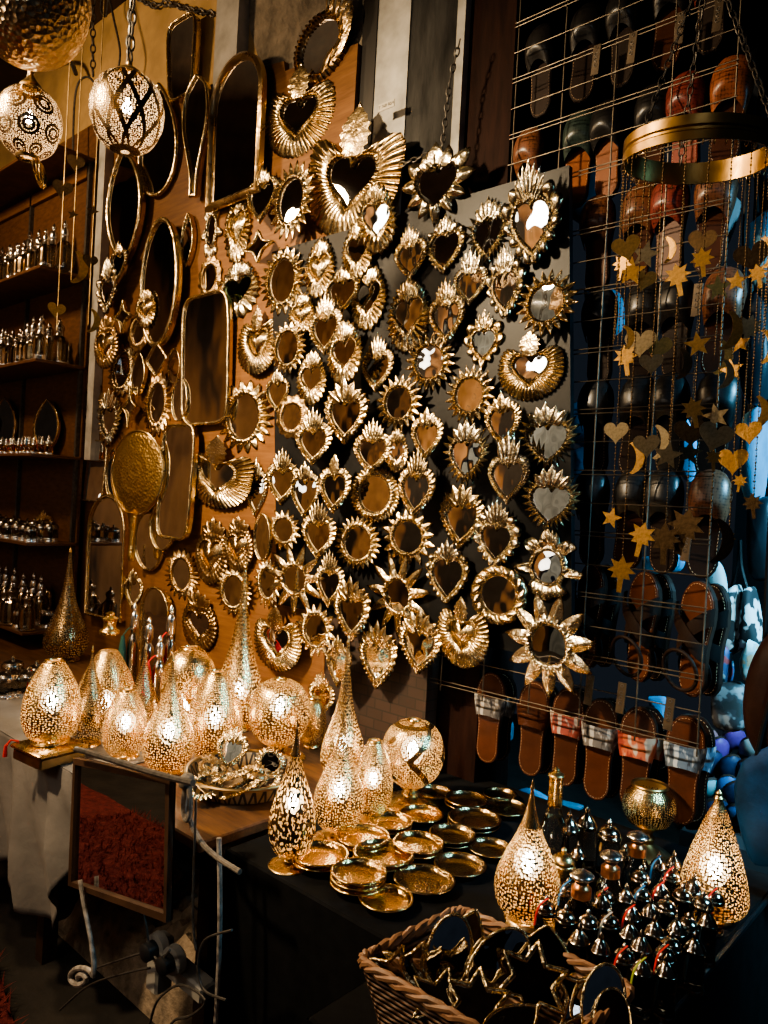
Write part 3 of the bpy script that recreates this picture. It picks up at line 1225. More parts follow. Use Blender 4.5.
# ------------------------------------------------------------------ pierced brass lamps
def lampmat(name, scale=62, thr=0.36, col=(0.80, 0.55, 0.25), pattern=None, rnd=0.62, rough=0.26, ratio=0.7, inn=(0.58, 0.39, 0.18)):
    """brass shell pierced with small holes; the inside is bare bright brass seen through them"""
    t = NT(name)
    v = t.coord('Object')
    vn = t.node('ShaderNodeTexVoronoi', voronoi_dimensions='2D', feature='F1')
    vn.inputs['Scale'].default_value = scale
    vn.inputs['Randomness'].default_value = rnd
    t.lk(t.coord('UV', (1, ratio, 1)), vn.inputs['Vector'])
    d = vn.outputs['Distance']
    hole = t.math('LESS_THAN', d, thr)
    if pattern:
        hole = t.math('MULTIPLY', hole, pattern(t))
    n = t.noise(v, 40, 3)
    t.lk(t.ramp(n, [(0.3, tuple(c * 0.5 for c in col)), (0.6, col)]), t.p.inputs['Base Color'])
    t.p.inputs['Metallic'].default_value = 1
    t.p.inputs['Roughness'].default_value = rough
    t.bump(d, 0.35, 0.002)
    inner = t.node('ShaderNodeBsdfDiffuse')
    inner.inputs['Color'].default_value = (*inn, 1)
    geo = t.node('ShaderNodeNewGeometry')
    m1 = t.node('ShaderNodeMixShader')
    t.lk(geo.outputs['Backfacing'], m1.inputs[0])
    t.lk(t.p.outputs[0], m1.inputs[1])
    t.lk(inner.outputs[0], m1.inputs[2])
    tr = t.node('ShaderNodeBsdfTransparent')
    m2 = t.node('ShaderNodeMixShader')
    t.lk(hole, m2.inputs[0])
    t.lk(m1.outputs[0], m2.inputs[1])
    t.lk(tr.outputs[0], m2.inputs[2])
    t.lk(m2.outputs[0], t.out.inputs['Surface'])
    return t.m


def _uv(t):
    s = t.node('ShaderNodeSeparateXYZ')
    tc = t.node('ShaderNodeTexCoord')
    t.lk(tc.outputs['UV'], s.inputs[0])
    return s.outputs[0], s.outputs[1]


def pat_range(v0, v1):
    def f(t):
        u, v = _uv(t)
        return t.math('MULTIPLY', t.math('GREATER_THAN', v, v0), t.math('LESS_THAN', v, v1))
    return f


def pat_spiral(n, wid, tw):
    """solid bands that swirl round a globe"""
    def f(t):
        u, v = _uv(t)
        a = t.math('ADD', t.math('MULTIPLY', u, n), t.math('MULTIPLY', t.math('PINGPONG', v, 0.5), tw))
        q = t.math('FRACT', a)
        q = t.math('ABSOLUTE', t.math('SUBTRACT', q, 0.5))
        m = t.math('GREATER_THAN', q, wid)
        cap = t.math('GREATER_THAN', t.math('ABSOLUTE', t.math('SUBTRACT', v, 0.86)), 0.03)
        return t.math('MULTIPLY', m, cap)
    return f


def pat_diamond(n, wid):
    def f(t):
        u, v = _uv(t)
        out = None
        for s in (1, -1):
            a = t.math('ADD', t.math('MULTIPLY', u, n), t.math('MULTIPLY', v, 2.2 * s))
            q = t.math('ABSOLUTE', t.math('SUBTRACT', t.math('FRACT', a), 0.5))
            m = t.math('GREATER_THAN', q, wid)
            out = m if out is None else t.math('MULTIPLY', out, m)
        lo = t.math('GREATER_THAN', v, 0.1)
        lo2 = t.math('LESS_THAN', v, 0.9)
        return t.math('MULTIPLY', out, t.math('MULTIPLY', lo, lo2))
    return f


def pat_circles(nu, nv):
    """solid ring motifs on a dotted ground"""
    def f(t):
        u, v = _uv(t)
        row = t.math('FLOOR', t.math('MULTIPLY', v, nv))
        off = t.math('MULTIPLY', t.math('MODULO', row, 2.0), 0.5)
        a = t.math('SUBTRACT', t.math('FRACT', t.math('ADD', t.math('MULTIPLY', u, nu), off)), 0.5)
        b = t.math('SUBTRACT', t.math('FRACT', t.math('MULTIPLY', v, nv)), 0.5)
        r = t.math('SQRT', t.math('ADD', t.math('MULTIPLY', a, a), t.math('MULTIPLY', b, b)))
        solid = t.math('MULTIPLY', t.math('GREATER_THAN', r, 0.14), t.math('LESS_THAN', r, 0.40))
        gap = t.math('MULTIPLY', t.math('GREATER_THAN', r, 0.24), t.math('LESS_THAN', r, 0.29))
        solid = t.math('SUBTRACT', solid, gap)
        return t.math('SUBTRACT', 1.0, solid)
    return f


L_FINE = lampmat('pierced brass fine', 64, 0.32)
L_MED = lampmat('pierced brass', 58, 0.325)
L_TIP = lampmat('pierced brass solid tip', 62, 0.36, (0.80, 0.52, 0.24), pat_range(0.03, 0.74), 0.6)
L_TIPW = lampmat('pierced brass wide', 62, 0.36, (0.80, 0.52, 0.24), pat_range(0.03, 0.93), 0.6)
L_BIG = lampmat('pierced brass open lattice', 40, 0.41, (0.55, 0.38, 0.2), pat_range(0.02, 0.8), 0.9)
L_DARK = lampmat('pierced dark brass', 62, 0.34, (0.42, 0.28, 0.14))
L_SPIRAL = lampmat('pierced brass swirl', 80, 0.35, (0.5, 0.34, 0.17), pat_spiral(5, 0.1, 2.2))
L_DIAM = lampmat('pierced brass diamond bands', 86, 0.34, (0.26, 0.175, 0.09), pat_diamond(9, 0.11), inn=(0.8, 0.66, 0.48))
L_CIRC = lampmat('pierced brass ring motifs', 86, 0.34, (0.27, 0.18, 0.095), pat_circles(7, 4), inn=(0.8, 0.66, 0.48))
L_PETAL = lampmat('pierced brass petals', 66, 0.335, (0.80, 0.55, 0.26), pat_spiral(6, 0.16, 2.6))
L_BOWL = lampmat('pierced unlit brass bowl', 52, 0.28, (0.55, 0.38, 0.18), pat_range(0.25, 0.8), 0.5)

t = NT('lit bulb')
t.p.inputs['Base Color'].default_value = (1, 0.95, 0.88, 1)
t.p.inputs['Emission Color'].default_value = (1, 0.86, 0.66, 1)
t.p.inputs['Emission Strength'].default_value = 60
M_BULB = t.m

t = NT('bulb halo glow')  # see-through glowing shell added round each bulb as its halo
tr_ = t.node('ShaderNodeBsdfTransparent')
em_ = t.node('ShaderNodeEmission')
em_.inputs['Color'].default_value = (1, 0.72, 0.4, 1)
em_.inputs['Strength'].default_value = 2.6
ad_ = t.node('ShaderNodeAddShader')
t.lk(tr_.outputs[0], ad_.inputs[0])
t.lk(em_.outputs[0], ad_.inputs[1])
t.lk(ad_.outputs[0], t.out.inputs['Surface'])
M_HALO = t.m

PROF = {
    'drop': [(0.42, 0), (0.72, 0.045), (0.93, 0.13), (1.0, 0.23), (0.94, 0.34), (0.76, 0.46), (0.51, 0.59), (0.31, 0.71), (0.17, 0.82), (0.09, 0.91), (0.05, 0.985)],
    'cone': [(0.55, 0), (0.86, 0.035), (0.99, 0.11), (0.98, 0.2), (0.88, 0.35), (0.70, 0.53), (0.50, 0.70), (0.31, 0.85), (0.17, 0.94), (0.12, 0.985)],
    'flask': [(0.45, 0), (0.76, 0.035), (0.95, 0.1), (1.0, 0.17), (0.88, 0.28), (0.64, 0.39), (0.44, 0.5), (0.31, 0.6), (0.22, 0.7), (0.15, 0.8), (0.1, 0.9), (0.06, 0.985)],
    'egg': [(0.50, 0), (0.78, 0.05), (0.96, 0.2), (1.0, 0.36), (0.95, 0.52), (0.80, 0.70), (0.60, 0.85), (0.40, 0.97), (0.30, 1.0)],
    'dome': [(0.75, 0), (0.95, 0.06), (1.0, 0.16), (0.95, 0.28), (0.80, 0.45), (0.60, 0.61), (0.38, 0.75), (0.27, 0.80)],
    'globe': [(0.22, 0), (0.5, 0.06), (0.82, 0.2), (0.98, 0.4), (1.0, 0.52), (0.94, 0.7), (0.75, 0.87), (0.45, 0.97), (0.18, 1.0)],
    'vase': [(0.6, 0), (0.9, 0.08), (1.0, 0.3), (0.95, 0.55), (0.8, 0.75), (0.55, 0.9), (0.35, 0.97), (0.42, 1.0)],
    'lotus': [(0.5, 0), (0.75, 0.12), (0.95, 0.35), (1.0, 0.6), (0.9, 0.8), (0.65, 0.93), (0.35, 1.0)],
    'bowl': [(0.35, 0), (0.75, 0.12), (0.98, 0.38), (1.0, 0.55), (0.9, 0.78), (0.7, 0.93), (0.66, 1.0)],
}


def table_lamp(px, base_y, top_y, wpx, shape, mat, label, z, lit=True, foot=0.0, finial=0.0, bulb_t=0.36, power=1.0, at=None, name='pierced_lamp', brassm=None):
    c = at if at is not None else atZ(px, base_y, z)
    brassm = brassm or M_BRASS
    s = ppm(c, Vector((0, 0, 1)))
    H = (base_y - top_y) / s
    R = wpx / s / 2
    root = thing(name, label, 'lamp', c, (0, 0, 2.3), group='pierced brass lamps on the tables')
    zb = 0.006
    fr = R * 0.5
    if foot > 0:
        fh = H * foot
        m = MB()
        m.lathe(catmull([(0.0, 0), (R * 0.86, 0), (R * 0.88, fh * 0.12), (R * 0.6, fh * 0.25), (R * 0.26, fh * 0.45), (R * 0.3, fh * 0.62), (R * 0.2, fh * 0.8), (R * 0.34, fh), (0, fh)], 3), 32)
        m.build('foot', brassm, root)
        zb = fh
    else:
        m = MB()
        m.lathe([(0, 0), (R * 0.62, 0), (R * 0.66, 0.004), (R * 0.62, 0.010), (R * 0.55, 0.014), (0, 0.014)], 32)
        m.build('base_ring', brassm, root)
        zb = 0.012
    hf = H * finial
    HS = H - zb - hf
    prof = [(r * R, zb + q * HS) for r, q in catmull(PROF[shape], 5)]
    m = MB()
    m.lathe(prof, 40)
    m.build('pierced_shell', mat, root, sharp=None)
    rt = prof[-1][0]
    zt = zb + HS
    m = MB()
    if hf > 0:
        m.lathe(catmull([(rt * 1.15, zt - 0.002), (rt * 1.15, zt + hf * 0.12), (rt * 0.75, zt + hf * 0.25), (rt * 0.8, zt + hf * 0.6), (rt * 1.0, zt + hf * 0.68), (rt * 0.5, zt + hf * 0.8), (rt * 0.55, zt + hf * 0.9), (0.0005, zt + hf)], 3), 20)
        m.build('finial', brassm, root)
    elif shape in ('drop', 'flask', 'cone'):
        q = max(rt, 0.003)
        m.lathe(catmull([(q * 1.0, zt - 0.004), (q * 1.3, zt), (q * 0.8, zt + 0.006), (q * 0.9, zt + 0.011), (0.0004, zt + 0.02)], 3), 16)
        m.build('finial', brassm, root)
    else:
        m.tube([(rt * cos(a * pi / 12), rt * sin(a * pi / 12), zt) for a in range(24)], 0.004, 8, True)
        m.build('rim', brassm, root)
    if lit:
        bz = zb + HS * bulb_t
        m = MB()
        rb = min(0.0165, R * 0.21)
        m.lathe([(0.0003, bz - rb * 1.7), (rb * 0.5, bz - rb * 1.4), (rb * 0.85, bz - rb * 0.7), (rb, bz), (rb * 0.85, bz + rb * 0.7), (rb * 0.5, bz + rb * 1.35), (0.0003, bz + rb * 1.7)], 16)
        m.build('bulb', M_BULB, root)
        m = MB()
        rg = min(rb * 2.1, R * 0.5)
        m.lathe([(0.0003, bz - rg * 1.3), (rg * 0.6, bz - rg), (rg, bz - rg * 0.2), (rg * 0.95, bz + rg * 0.4), (rg * 0.5, bz + rg), (0.0003, bz + rg * 1.25)], 16)
        m.build('bulb_halo', M_HALO, root)
        ld = bpy.data.lights.new('bulb_light', 'POINT')
        ld.energy = 0.22 * power * (R / 0.08) ** 1.2
        ld.color = (1.0, 0.66, 0.32)
        ld.shadow_soft_size = rb * 1.05
        lo = bpy.data.objects.new('bulb_light', ld)
        COL.objects.link(lo)
        lo.parent = root
        lo.location = (0, 0, bz)
    return root


T = TZ
# the left table, back to front
table_lamp(65, 660, 552, 43, 'flask', L_DARK, 'tall unlit flask shaped pierced lamp in front of the bottle shelves', T, False)
table_lamp(105, 722, 611, 62, 'dome', L_FINE, 'large lit dome shaped pierced lamp with knobbed brass finial', T, True, 0, 0.2, 0.2)
table_lamp(141, 738, 648, 34, 'drop', L_DARK, 'dim pointed pierced lamp behind the small egg lamp', T, False)
table_lamp(237, 728, 567, 50, 'flask', L_FINE, 'tallest lit flask shaped pierced lamp with needle neck', T, True, 0, 0, 0.22, 1.3)
table_lamp(186, 737, 648, 54, 'lotus', L_PETAL, 'lit pierced lamp with petal shaped bands behind two egg lamps', T, True)
table_lamp(277, 757, 679, 61, 'globe', L_MED, 'lit pierced globe lamp on small brass foot', T, True, 0.14, 0, 0.6)
table_lamp(312, 747, 698, 27, 'vase', L_MED, 'narrow dim vase shaped lamp beside the pierced globe', T, False)
table_lamp(341, 781, 642, 44, 'flask', L_MED, 'tall lit flask lamp behind the pointed drop lamps', T, True, 0, 0, 0.25)
table_lamp(124, 757, 690, 44, 'egg', L_FINE, 'small lit egg shaped lamp between two pointed lamps', T, True, 0, 0, 0.5)
table_lamp(88, 745, 651, 39, 'drop', L_DARK, 'dark unlit pointed drop lamp at the left table edge', T, False)
table_lamp(213, 757, 672, 56, 'egg', L_FINE, 'large lit egg shaped lamp beside the tray of mirrors', T, True, 0, 0, 0.45)
table_lamp(167, 774, 661, 51, 'drop', L_FINE, 'lit pointed drop lamp at the front edge of the left table', T, True, 0, 0, 0.36)
# brass boxes under the left egg lamp
zb_ = T + 0.052
p0 = atZ(50, 743, T + 0.052)
table_lamp(50, 742, 661, 56, 'egg', L_MED, 'lit egg shaped lamp standing on a flat brass box', zb_, True, 0, 0, 0.5)
root = thing('brass_box', 'flat brass box with red tassel under the leftmost egg lamp', 'box', (p0.x, p0.y, T), (0, 0, 0.1))
m = MB()
m.box((0, 0, 0.018), (0.16, 0.15, 0.035), None, 0.005)
m.build('box_body', M_BRASSD, root)
m = MB()
m.box((0, 0, 0.0435), (0.175, 0.165, 0.015), None, 0.005)
m.build('lid', M_BRASS, root)
m = MB()
m.tube([(-0.075, -0.06, 0.054), (-0.088, -0.078, 0.058), (-0.094, -0.09, 0.04), (-0.094, -0.091, 0.008)], [0.003, 0.003, 0.005, 0.007], 6)
m.build('red_tassel', simple('red thread', (0.5, 0.02, 0.015), 0.7), root)

# lamps of the black table
B = BZ
table_lamp(290, 865, 727, 47, 'drop', L_BIG, 'lit open lattice drop lamp on round brass foot plate', B, True, 0.07, 0, 0.42)
table_lamp(337, 838, 716, 51, 'drop', L_FINE, 'lit pointed drop lamp right of the open lattice lamp', B, True, 0.07, 0, 0.36)
table_lamp(371, 819, 741, 40, 'egg', L_MED, 'lit egg lamp between a drop lamp and the banded globe', B, True, 0.05, 0, 0.5)
g = table_lamp(410, 803, 720, 63, 'globe', L_SPIRAL, 'lit globe lamp with dark swirling bands on brass foot', B, True, 0.2, 0, 0.55)
table_lamp(525, 922, 788, 65, 'drop', L_TIP, 'lit drop lamp with solid cone tip between plates and bottles', B, True, 0, 0, 0.42, 1.4)
table_lamp(712, 916, 798, 66, 'cone', L_TIPW, 'lit cone shaped pierced lamp at the far end of the bottles', B, True, 0, 0, 0.38, 1.4)
# unlit bowl on a foot
b_at = atZ(646, 855, B)
table_lamp(646, 855, 785, 51, 'bowl', L_BOWL, 'unlit pierced brass bowl standing on its foot behind the bottles', B, False, 0.4, 0, at=b_at, name='pierced_bowl', brassm=M_BRASSD)


# ------------------------------------------------------------------ hanging lamps
def chainpath(mb, a, b, link_l=0.03, r=0.0022, wd=0.008):
    a, b = Vector(a), Vector(b)
    d = b - a
    n = max(1, int(d.length / (link_l * 0.78)))
    t = d.normalized()
    s = t.orthogonal().normalized()
    q = t.cross(s)
    for i in range(n):
        c = a + d * ((i + 0.5) / n)
        e = s if i % 2 else q
        pts = []
        for k in range(10):
            an = 2 * pi * k / 10
            pts.append(c + t * (cos(an) * link_l / 2) + e * (sin(an) * wd))
        mb.tube(pts, r, 5, True)


def pendant(px, top, bot, wpx, dep, shape, mat, label, lit, cap, chain_top, name='pendant_lamp', power=1.0, scale_cap=1.0):
    c = atD(px, (top + bot) / 2, dep)
    s = F / dep
    H, R = (bot - top) / s, wpx / s / 2
    base = c - Vector((0, 0, H / 2))
    root = thing(name, label, 'hanging lamp', base, (0, 0, 2.3), 'lamps hanging at the upper left')
    prof = [(r * R, q * H) for r, q in catmull(shape, 5)]
    m = MB()
    m.lathe(prof, 44)
    m.build('pierced_shell', mat, root, sharp=None)
    hc = cap / s
    rt = prof[-1][0]
    m = MB()
    m.lathe(catmull([(rt * 1.7, H - 0.012), (rt * 1.55, H + hc * 0.1), (rt * 1.0, H + hc * 0.3), (rt * 0.55, H + hc * 0.5), (rt * 0.35, H + hc * 0.6), (rt * 0.4, H + hc * 0.75), (rt * 0.2, H + hc * 0.9), (0.0004, H + hc)], 3), 24)
    m.build('cap', M_BRASSD, root)
    if chain_top is not None:
        L = chain_top - (base.z + H + hc)
        m = MB()
        m.tube([(0.018 * cos(a * pi / 8), 0, H + hc + 0.012 + 0.016 * sin(a * pi / 8)) for a in range(16)], 0.003, 6, True)
        chainpath(m, (0, 0, H + hc + 0.028), (0, 0, H + hc + L), 0.045, 0.0035, 0.011)
        m.build('chain', M_IRON, root)
        m = MB()
        m.tube([(0.006, 0.01, H + hc * 0.6), (0.02, 0.01, H + hc + 0.05), (0.012, 0.012, H + hc + L * 0.5), (0.015, 0.01, H + hc + L)], 0.003, 6)
        m.build('cable', M_IRON, root)
    if lit:
        m = MB()
        rb = R * 0.14
        bz = H * 0.55
        m.lathe([(rb * 0.4, bz + rb * 2), (rb * 0.8, bz + rb * 0.7), (rb, bz), (rb * 0.7, bz - rb * 0.7), (0.0003, bz - rb)][::-1], 16)
        m.build('bulb', M_BULB, root)
        ld = bpy.data.lights.new('pendant_light', 'POINT')
        ld.energy = 0.4 * power
        ld.color = (1.0, 0.68, 0.36)
        ld.shadow_soft_size = rb * 1.05
        lo = bpy.data.objects.new('pendant_light', ld)
        COL.objects.link(lo)
        lo.parent = root
        lo.location = (0, 0, bz)
    return root, H, R, s


GLOBEP = [(0.12, 0.0), (0.40, 0.02), (0.72, 0.13), (0.93, 0.32), (1.0, 0.5), (0.95, 0.69), (0.76, 0.86), (0.46, 0.97), (0.22, 1.0)]
pendant(127, 74, 152, 72, 2.1, GLOBEP, L_DIAM, 'round hanging lamp with zigzag diamond bands and long chain', True, 14, 4.2)
r_, H_, R_, s_ = pendant(29, 89, 157, 62, 1.75, GLOBEP, L_CIRC, 'round hanging lamp with ring motifs and wire loop below', True, 22, 4.2)
m = MB()
for k, (dx, tl) in enumerate(((-0.03, 0.045), (-0.022, 0.06), (-0.036, 0.035))):
    pts = []
    for i in range(12):
        a = 2 * pi * i / 12
        pts.append((0.02 - dx - tl * 0.55 * cos(a), dx * 0.3, -0.018 + 0.022 * sin(a) - (tl * 0.55 * cos(a)) * -0.5))
    m.tube(pts, 0.002, 5, True)
m.tube([(0.022 * cos(a * pi / 8), 0.022 * sin(a * pi / 8), 0.0) for a in range(16)], 0.005, 6, True)
m.build('wire_loop', M_BRASS, r_)
M_HAMG = hammered('hammered gold glass', (0.85, 0.60, 0.34), 0.3, 85, 0.7, 0.006)
t = NT('glowing bulb glass')
EGGP = [(0.02, 0), (0.35, 0.035), (0.68, 0.14), (0.90, 0.3), (1.0, 0.5), (0.97, 0.66), (0.8, 0.85), (0.5, 0.96), (0.2, 1.0)]
r_, H_, R_, s_ = pendant(28, -62, 64, 118, 1.6, EGGP, M_HAMG, 'large hammered gold egg lamp cut off by the upper edge', False, 10, 4.2)

# hooks, spare chains and cables near the ceiling
m = MB()
chainpath(m, atY(93, -40, D - 0.12), atY(93, 76, D - 0.12), 0.05, 0.004, 0.012)
tag(m.build('hanging_chain', M_IRON), 'thin chain hanging left of the zigzag pendant lamp', 'chain')
m = MB()
m.tube(catmull([tuple(atY(x, y, D - 0.1)) for x, y in [(73, 160), (74, 110), (78, 84), (88, 77), (97, 88), (99, 100)]], 5), 0.006, 6)
tag(m.build('wire_hook', M_IRON), 'bent black wire hook left of the zigzag pendant lamp', 'hook')
m = MB()
m.tube(catmull([tuple(atY(x, y, D - 0.06)) for x, y in [(104, -20), (101, 8), (106, 16), (109, 0), (114, 20), (120, 50), (118, 70)]], 5), 0.006, 6)
tag(m.build('black_cable', M_IRON), 'thin black cable looping above the zigzag pendant lamp', 'cable')
m = MB()
pts = [atY(x, y, D - 0.02) for x, y in [(-12, 46), (10, 55), (44, 60), (68, 60), (76, 74)]]
m.tube(catmull([tuple(p) for p in pts], 4), 0.012, 6)
tag(m.build('wall_bracket', M_IRON), 'dark iron rod on the ochre wall behind the ring motif lamp', 'bracket')
m = MB()
pts = [atY(x, y, D + 0.03) for x, y in [(136, -3), (152, 6), (168, 3), (190, 10), (214, 14)]]
for a_, b_ in zip(pts, pts[1:]):
    chainpath(m, a_, b_, 0.05, 0.005, 0.013)
tag(m.build('slack_chain', M_IRON), 'slack dark chain along the top of the ochre wall', 'chain')
m = MB()
for a_, b_ in (((460, 40), (450, 80)), ((450, 80), (442, 150)), ((442, 150), (440, 158)), ((440, 150), (400, 165))):
    chainpath(m, atY(*a_, D - 0.03), atY(*b_, D - 0.03), 0.03, 0.0025, 0.007)
tag(m.build('support_chain', M_IRON), 'dark chain hanging down the grey post above the black board', 'chain')
# small printed sticker on the white post
root = thing('paper_sticker', 'small printed paper sticker on the whitewashed post', 'sticker', atY(386.5, 105.5, D - 0.004), (0, 0, 0))
m = MB()
m.box((0, 0, 0), (0.075, 0.002, 0.026))
m.build('paper', simple('old paper', (0.5, 0.46, 0.38), 0.8), root)
tc = bpy.data.curves.new('printed_text', 'FONT')
tc.body = 'T 768 90/4'
tc.size = 0.0165
tc.align_x = 'CENTER'
tc.align_y = 'CENTER'
tc.materials.append(M_IRON)
to = bpy.data.objects.new('text_source', tc)
COL.objects.link(to)
bpy.context.view_layer.update()
me_ = bpy.data.meshes.new_from_object(to.evaluated_get(bpy.context.evaluated_depsgraph_get()))
bpy.data.objects.remove(to)
if not me_.materials:
    me_.materials.append(M_IRON)
to = link('printed_text', me_, root, (0, -0.0018, 0))
to.rotation_euler = (pi / 2, 0, 0)
# ------------------------------------------------------------------ tables and cloths
fe = 1.10   # front edge (Y) of the brown table
XR = -1.535
XL = -4.75
root = thing('display_table', 'long brown wooden table carrying the pierced lamps along the wall', 'table', (0, 0, 0))
m = MB()
m.box(((XL + XR) / 2, (fe + D - 0.05) / 2, TZ - 0.014), (XR - XL, D - 0.05 - fe, 0.028), None, 0.004)
m.build('table_top', M_TABLE, root, smooth=False)
m = MB()
m.box(((XL + XR) / 2 - 0.02, fe + 0.1, TZ - 0.065), (XR - XL - 0.1, 0.02, 0.07))
m.build('apron', M_DARKWOOD, root, smooth=False)
for x in (XR - 0.06, -2.5, -3.6, XL + 0.06):
    for y in (fe + 0.09, D - 0.1):
        m = MB()
        m.box((x, y, (TZ - 0.028) / 2), (0.05, 0.05, TZ - 0.028))
        m.build('leg', M_DARKWOOD, root, smooth=False)

# black draped table (two boxes under cloth)
M_BCLOTH = simple('black cloth', (0.0055, 0.0055, 0.006), 0.9, 0, 30, 0.3, 0.3, 0.004, spec=0.12)
XB0, XB1 = -1.525, -0.49
root = thing('draped_table', 'black cloth covered table with plates, lamps and glass bottles', 'table', (0, 0, 0))
m = MB()
m.box(((XB0 + XB1) / 2, (1.17 + 2.1) / 2, BZ - 0.01), (XB1 - XB0, 0.93, 0.02), None, 0.006)
m.build('table_top', M_BCLOTH, root, smooth=False)
m = MB()
def drape(mb, a, b, z0, z1, n=60, amp=0.008, nrm=(0, -1), per=5.0):
    rows = []
    for j in range(9):
        t_ = j / 8
        row = []
        for i in range(n + 1):
            s = i / n
            w_ = amp * t_ * (sin(s * per * 6.28) + 0.5 * sin(s * per * 15.1 + 1))
            row.append((a[0] + (b[0] - a[0]) * s + nrm[0] * w_, a[1] + (b[1] - a[1]) * s + nrm[1] * w_, z0 + (z1 - z0) * t_))
        rows.append(row)
    mb.grid(rows[::-1])
drape(m, (XB0, 1.17), (XB1, 1.17), BZ - 0.004, 0.01, 80, 0.006)
drape(m, (XB0, 2.1), (XB0, 1.17), BZ - 0.004, 0.01, 60, 0.006, (-1, 0))
drape(m, (XB1, 1.17), (XB1, 2.1), BZ - 0.004, 0.01, 60, 0.006, (1, 0))
m.build('cloth_skirt', M_BCLOTH, root)
# shiny rail along the right edge
m = MB()
m.tube([(XB1 + 0.004, 1.17, BZ - 0.004), (XB1 + 0.004, 2.1, BZ - 0.004)], 0.006, 6)
m.build('edge_rail', simple('dark metal rail', (0.10, 0.12, 0.14), 0.3, 0.9), root)
# stand below the basket
root = thing('draped_stand', 'low black draped stand carrying the wicker basket', 'stand', (0, 0, 0))
m = MB()
m.box((-0.715, 1.03, BZ - 0.01), (0.42, 0.26, 0.02), None, 0.005)
m.build('stand_top', M_BCLOTH, root, smooth=False)
m = MB()
drape(m, (-0.925, 0.9), (-0.505, 0.9), BZ - 0.004, 0.01, 40, 0.005)
drape(m, (-0.925, 1.16), (-0.925, 0.9), BZ - 0.004, 0.01, 30, 0.004, (-1, 0))
drape(m, (-0.505, 0.9), (-0.505, 1.16), BZ - 0.004, 0.01, 30, 0.004, (1, 0))
m.build('cloth_skirt', M_BCLOTH, root)

# grey white cloth over the left end of the brown table
M_CLOTH = simple('grey white cotton cloth', (0.17, 0.152, 0.136), 0.9, 0, 6, 0.18, 0.5, 0.02)
yc = fe - 0.02
TOP = [(-70, 735), (0, 741), (40, 750), (80, 764)]
HEM = [(-70, 850), (-20, 852), (8, 862), (12, 880), (26, 896), (40, 912), (50, 928), (57, 929), (64, 905), (72, 878), (78, 850), (82, 800)]
def along(pl, s):
    L = [0]
    for a_, b_ in zip(pl, pl[1:]):
        L.append(L[-1] + math.hypot(a_[0] - b_[0], a_[1] - b_[1]))
    d_ = s * L[-1]
    for k in range(len(pl) - 1):
        if d_ <= L[k + 1] + 1e-9:
            q = (d_ - L[k]) / max(1e-9, L[k + 1] - L[k])
            return (pl[k][0] + (pl[k + 1][0] - pl[k][0]) * q, pl[k][1] + (pl[k + 1][1] - pl[k][1]) * q)
    return pl[-1]
hemw = [atY(x, y, yc) for x, y in HEM]
m = MB()
rows = []
xa, xb = atY(-70, 735, yc).x, atY(80, 764, yc).x
for j in range(25):
    q = j / 24
    row = []
    for i in range(61):
        s = i / 60
        top = Vector((xa + (xb - xa) * s, yc, TZ + 0.004))
        e = along([(p.x, p.z) for p in hemw], s)
        bot = Vector((e[0], yc, e[1]))
        p = top.lerp(bot, q)
        p.y -= (0.028 * sin(s * 30 + q * 2.5) + 0.018 * sin(s * 61 + 1.3)) * min(1, q * 1.4) + 0.02 * q
        row.append(p)
    rows.append(row)
m.grid(rows[::-1])
rows = [[(xa + (xb - xa) * i / 60, yc - 0.001 + (0.4 if k == 0 else 0), TZ + 0.004) for i in range(61)] for k in (1, 0)]
m.grid(rows)
o = m.build('table_cloth', M_CLOTH)
tag(o, 'grey white cloth draped over the left end of the brown table', 'cloth')
md = o.modifiers.new('Solid', 'SOLIDIFY')
md.thickness = 0.003

# ------------------------------------------------------------------ wooden framed mirror leaning before the table
ym = fe - 0.06
q = [atY(78, 757, ym), atY(172, 779, ym), atY(180, 917, ym - 0.0), atY(84, 880, ym)]
root = thing('framed_mirror', 'dark wood framed mirror leaning below the table, showing red rug', 'mirror', (0, 0, 0))
cx_ = sum((p for p in q), Vector()) / 4
def tiltp(p):
    # lean: the lower edge stands further out towards the viewer
    d_ = (p.z - q[0].z)
    return Vector((p.x, p.y + d_ * 0.10 + 0.0, p.z))
qq = [tiltp(p) for p in q]
inner = [p.lerp(sum(qq, Vector()) / 4, 0.0) for p in qq]
cen = sum(qq, Vector()) / 4
def inset(p, w_=0.015):
    d_ = p - cen
    return cen + Vector((d_.x * (1 - w_ / abs(d_.x)), d_.y * (1 - w_ / abs(d_.z)), d_.z * (1 - w_ / abs(d_.z))))
inn = [inset(p, 0.015) for p in qq]
m = MB()
fw = Vector((0, -0.014, 0))
rows = [qq, [p + fw for p in qq], [p + fw for p in inn], inn]
m.grid([[tuple(p) for p in r_] for r_ in rows], closed=True)
m.build('frame', M_DARKWOOD, root, smooth=False)
m = MB()
m.poly([tuple(p + fw * 0.3) for p in inn][::-1])
m.build('mirror_glass', M_MIR, root, smooth=False)
m = MB()
m.poly([tuple(p + Vector((0, 0.004, 0))) for p in qq])
m.build('back_board', M_DARKWOOD, root, smooth=False)

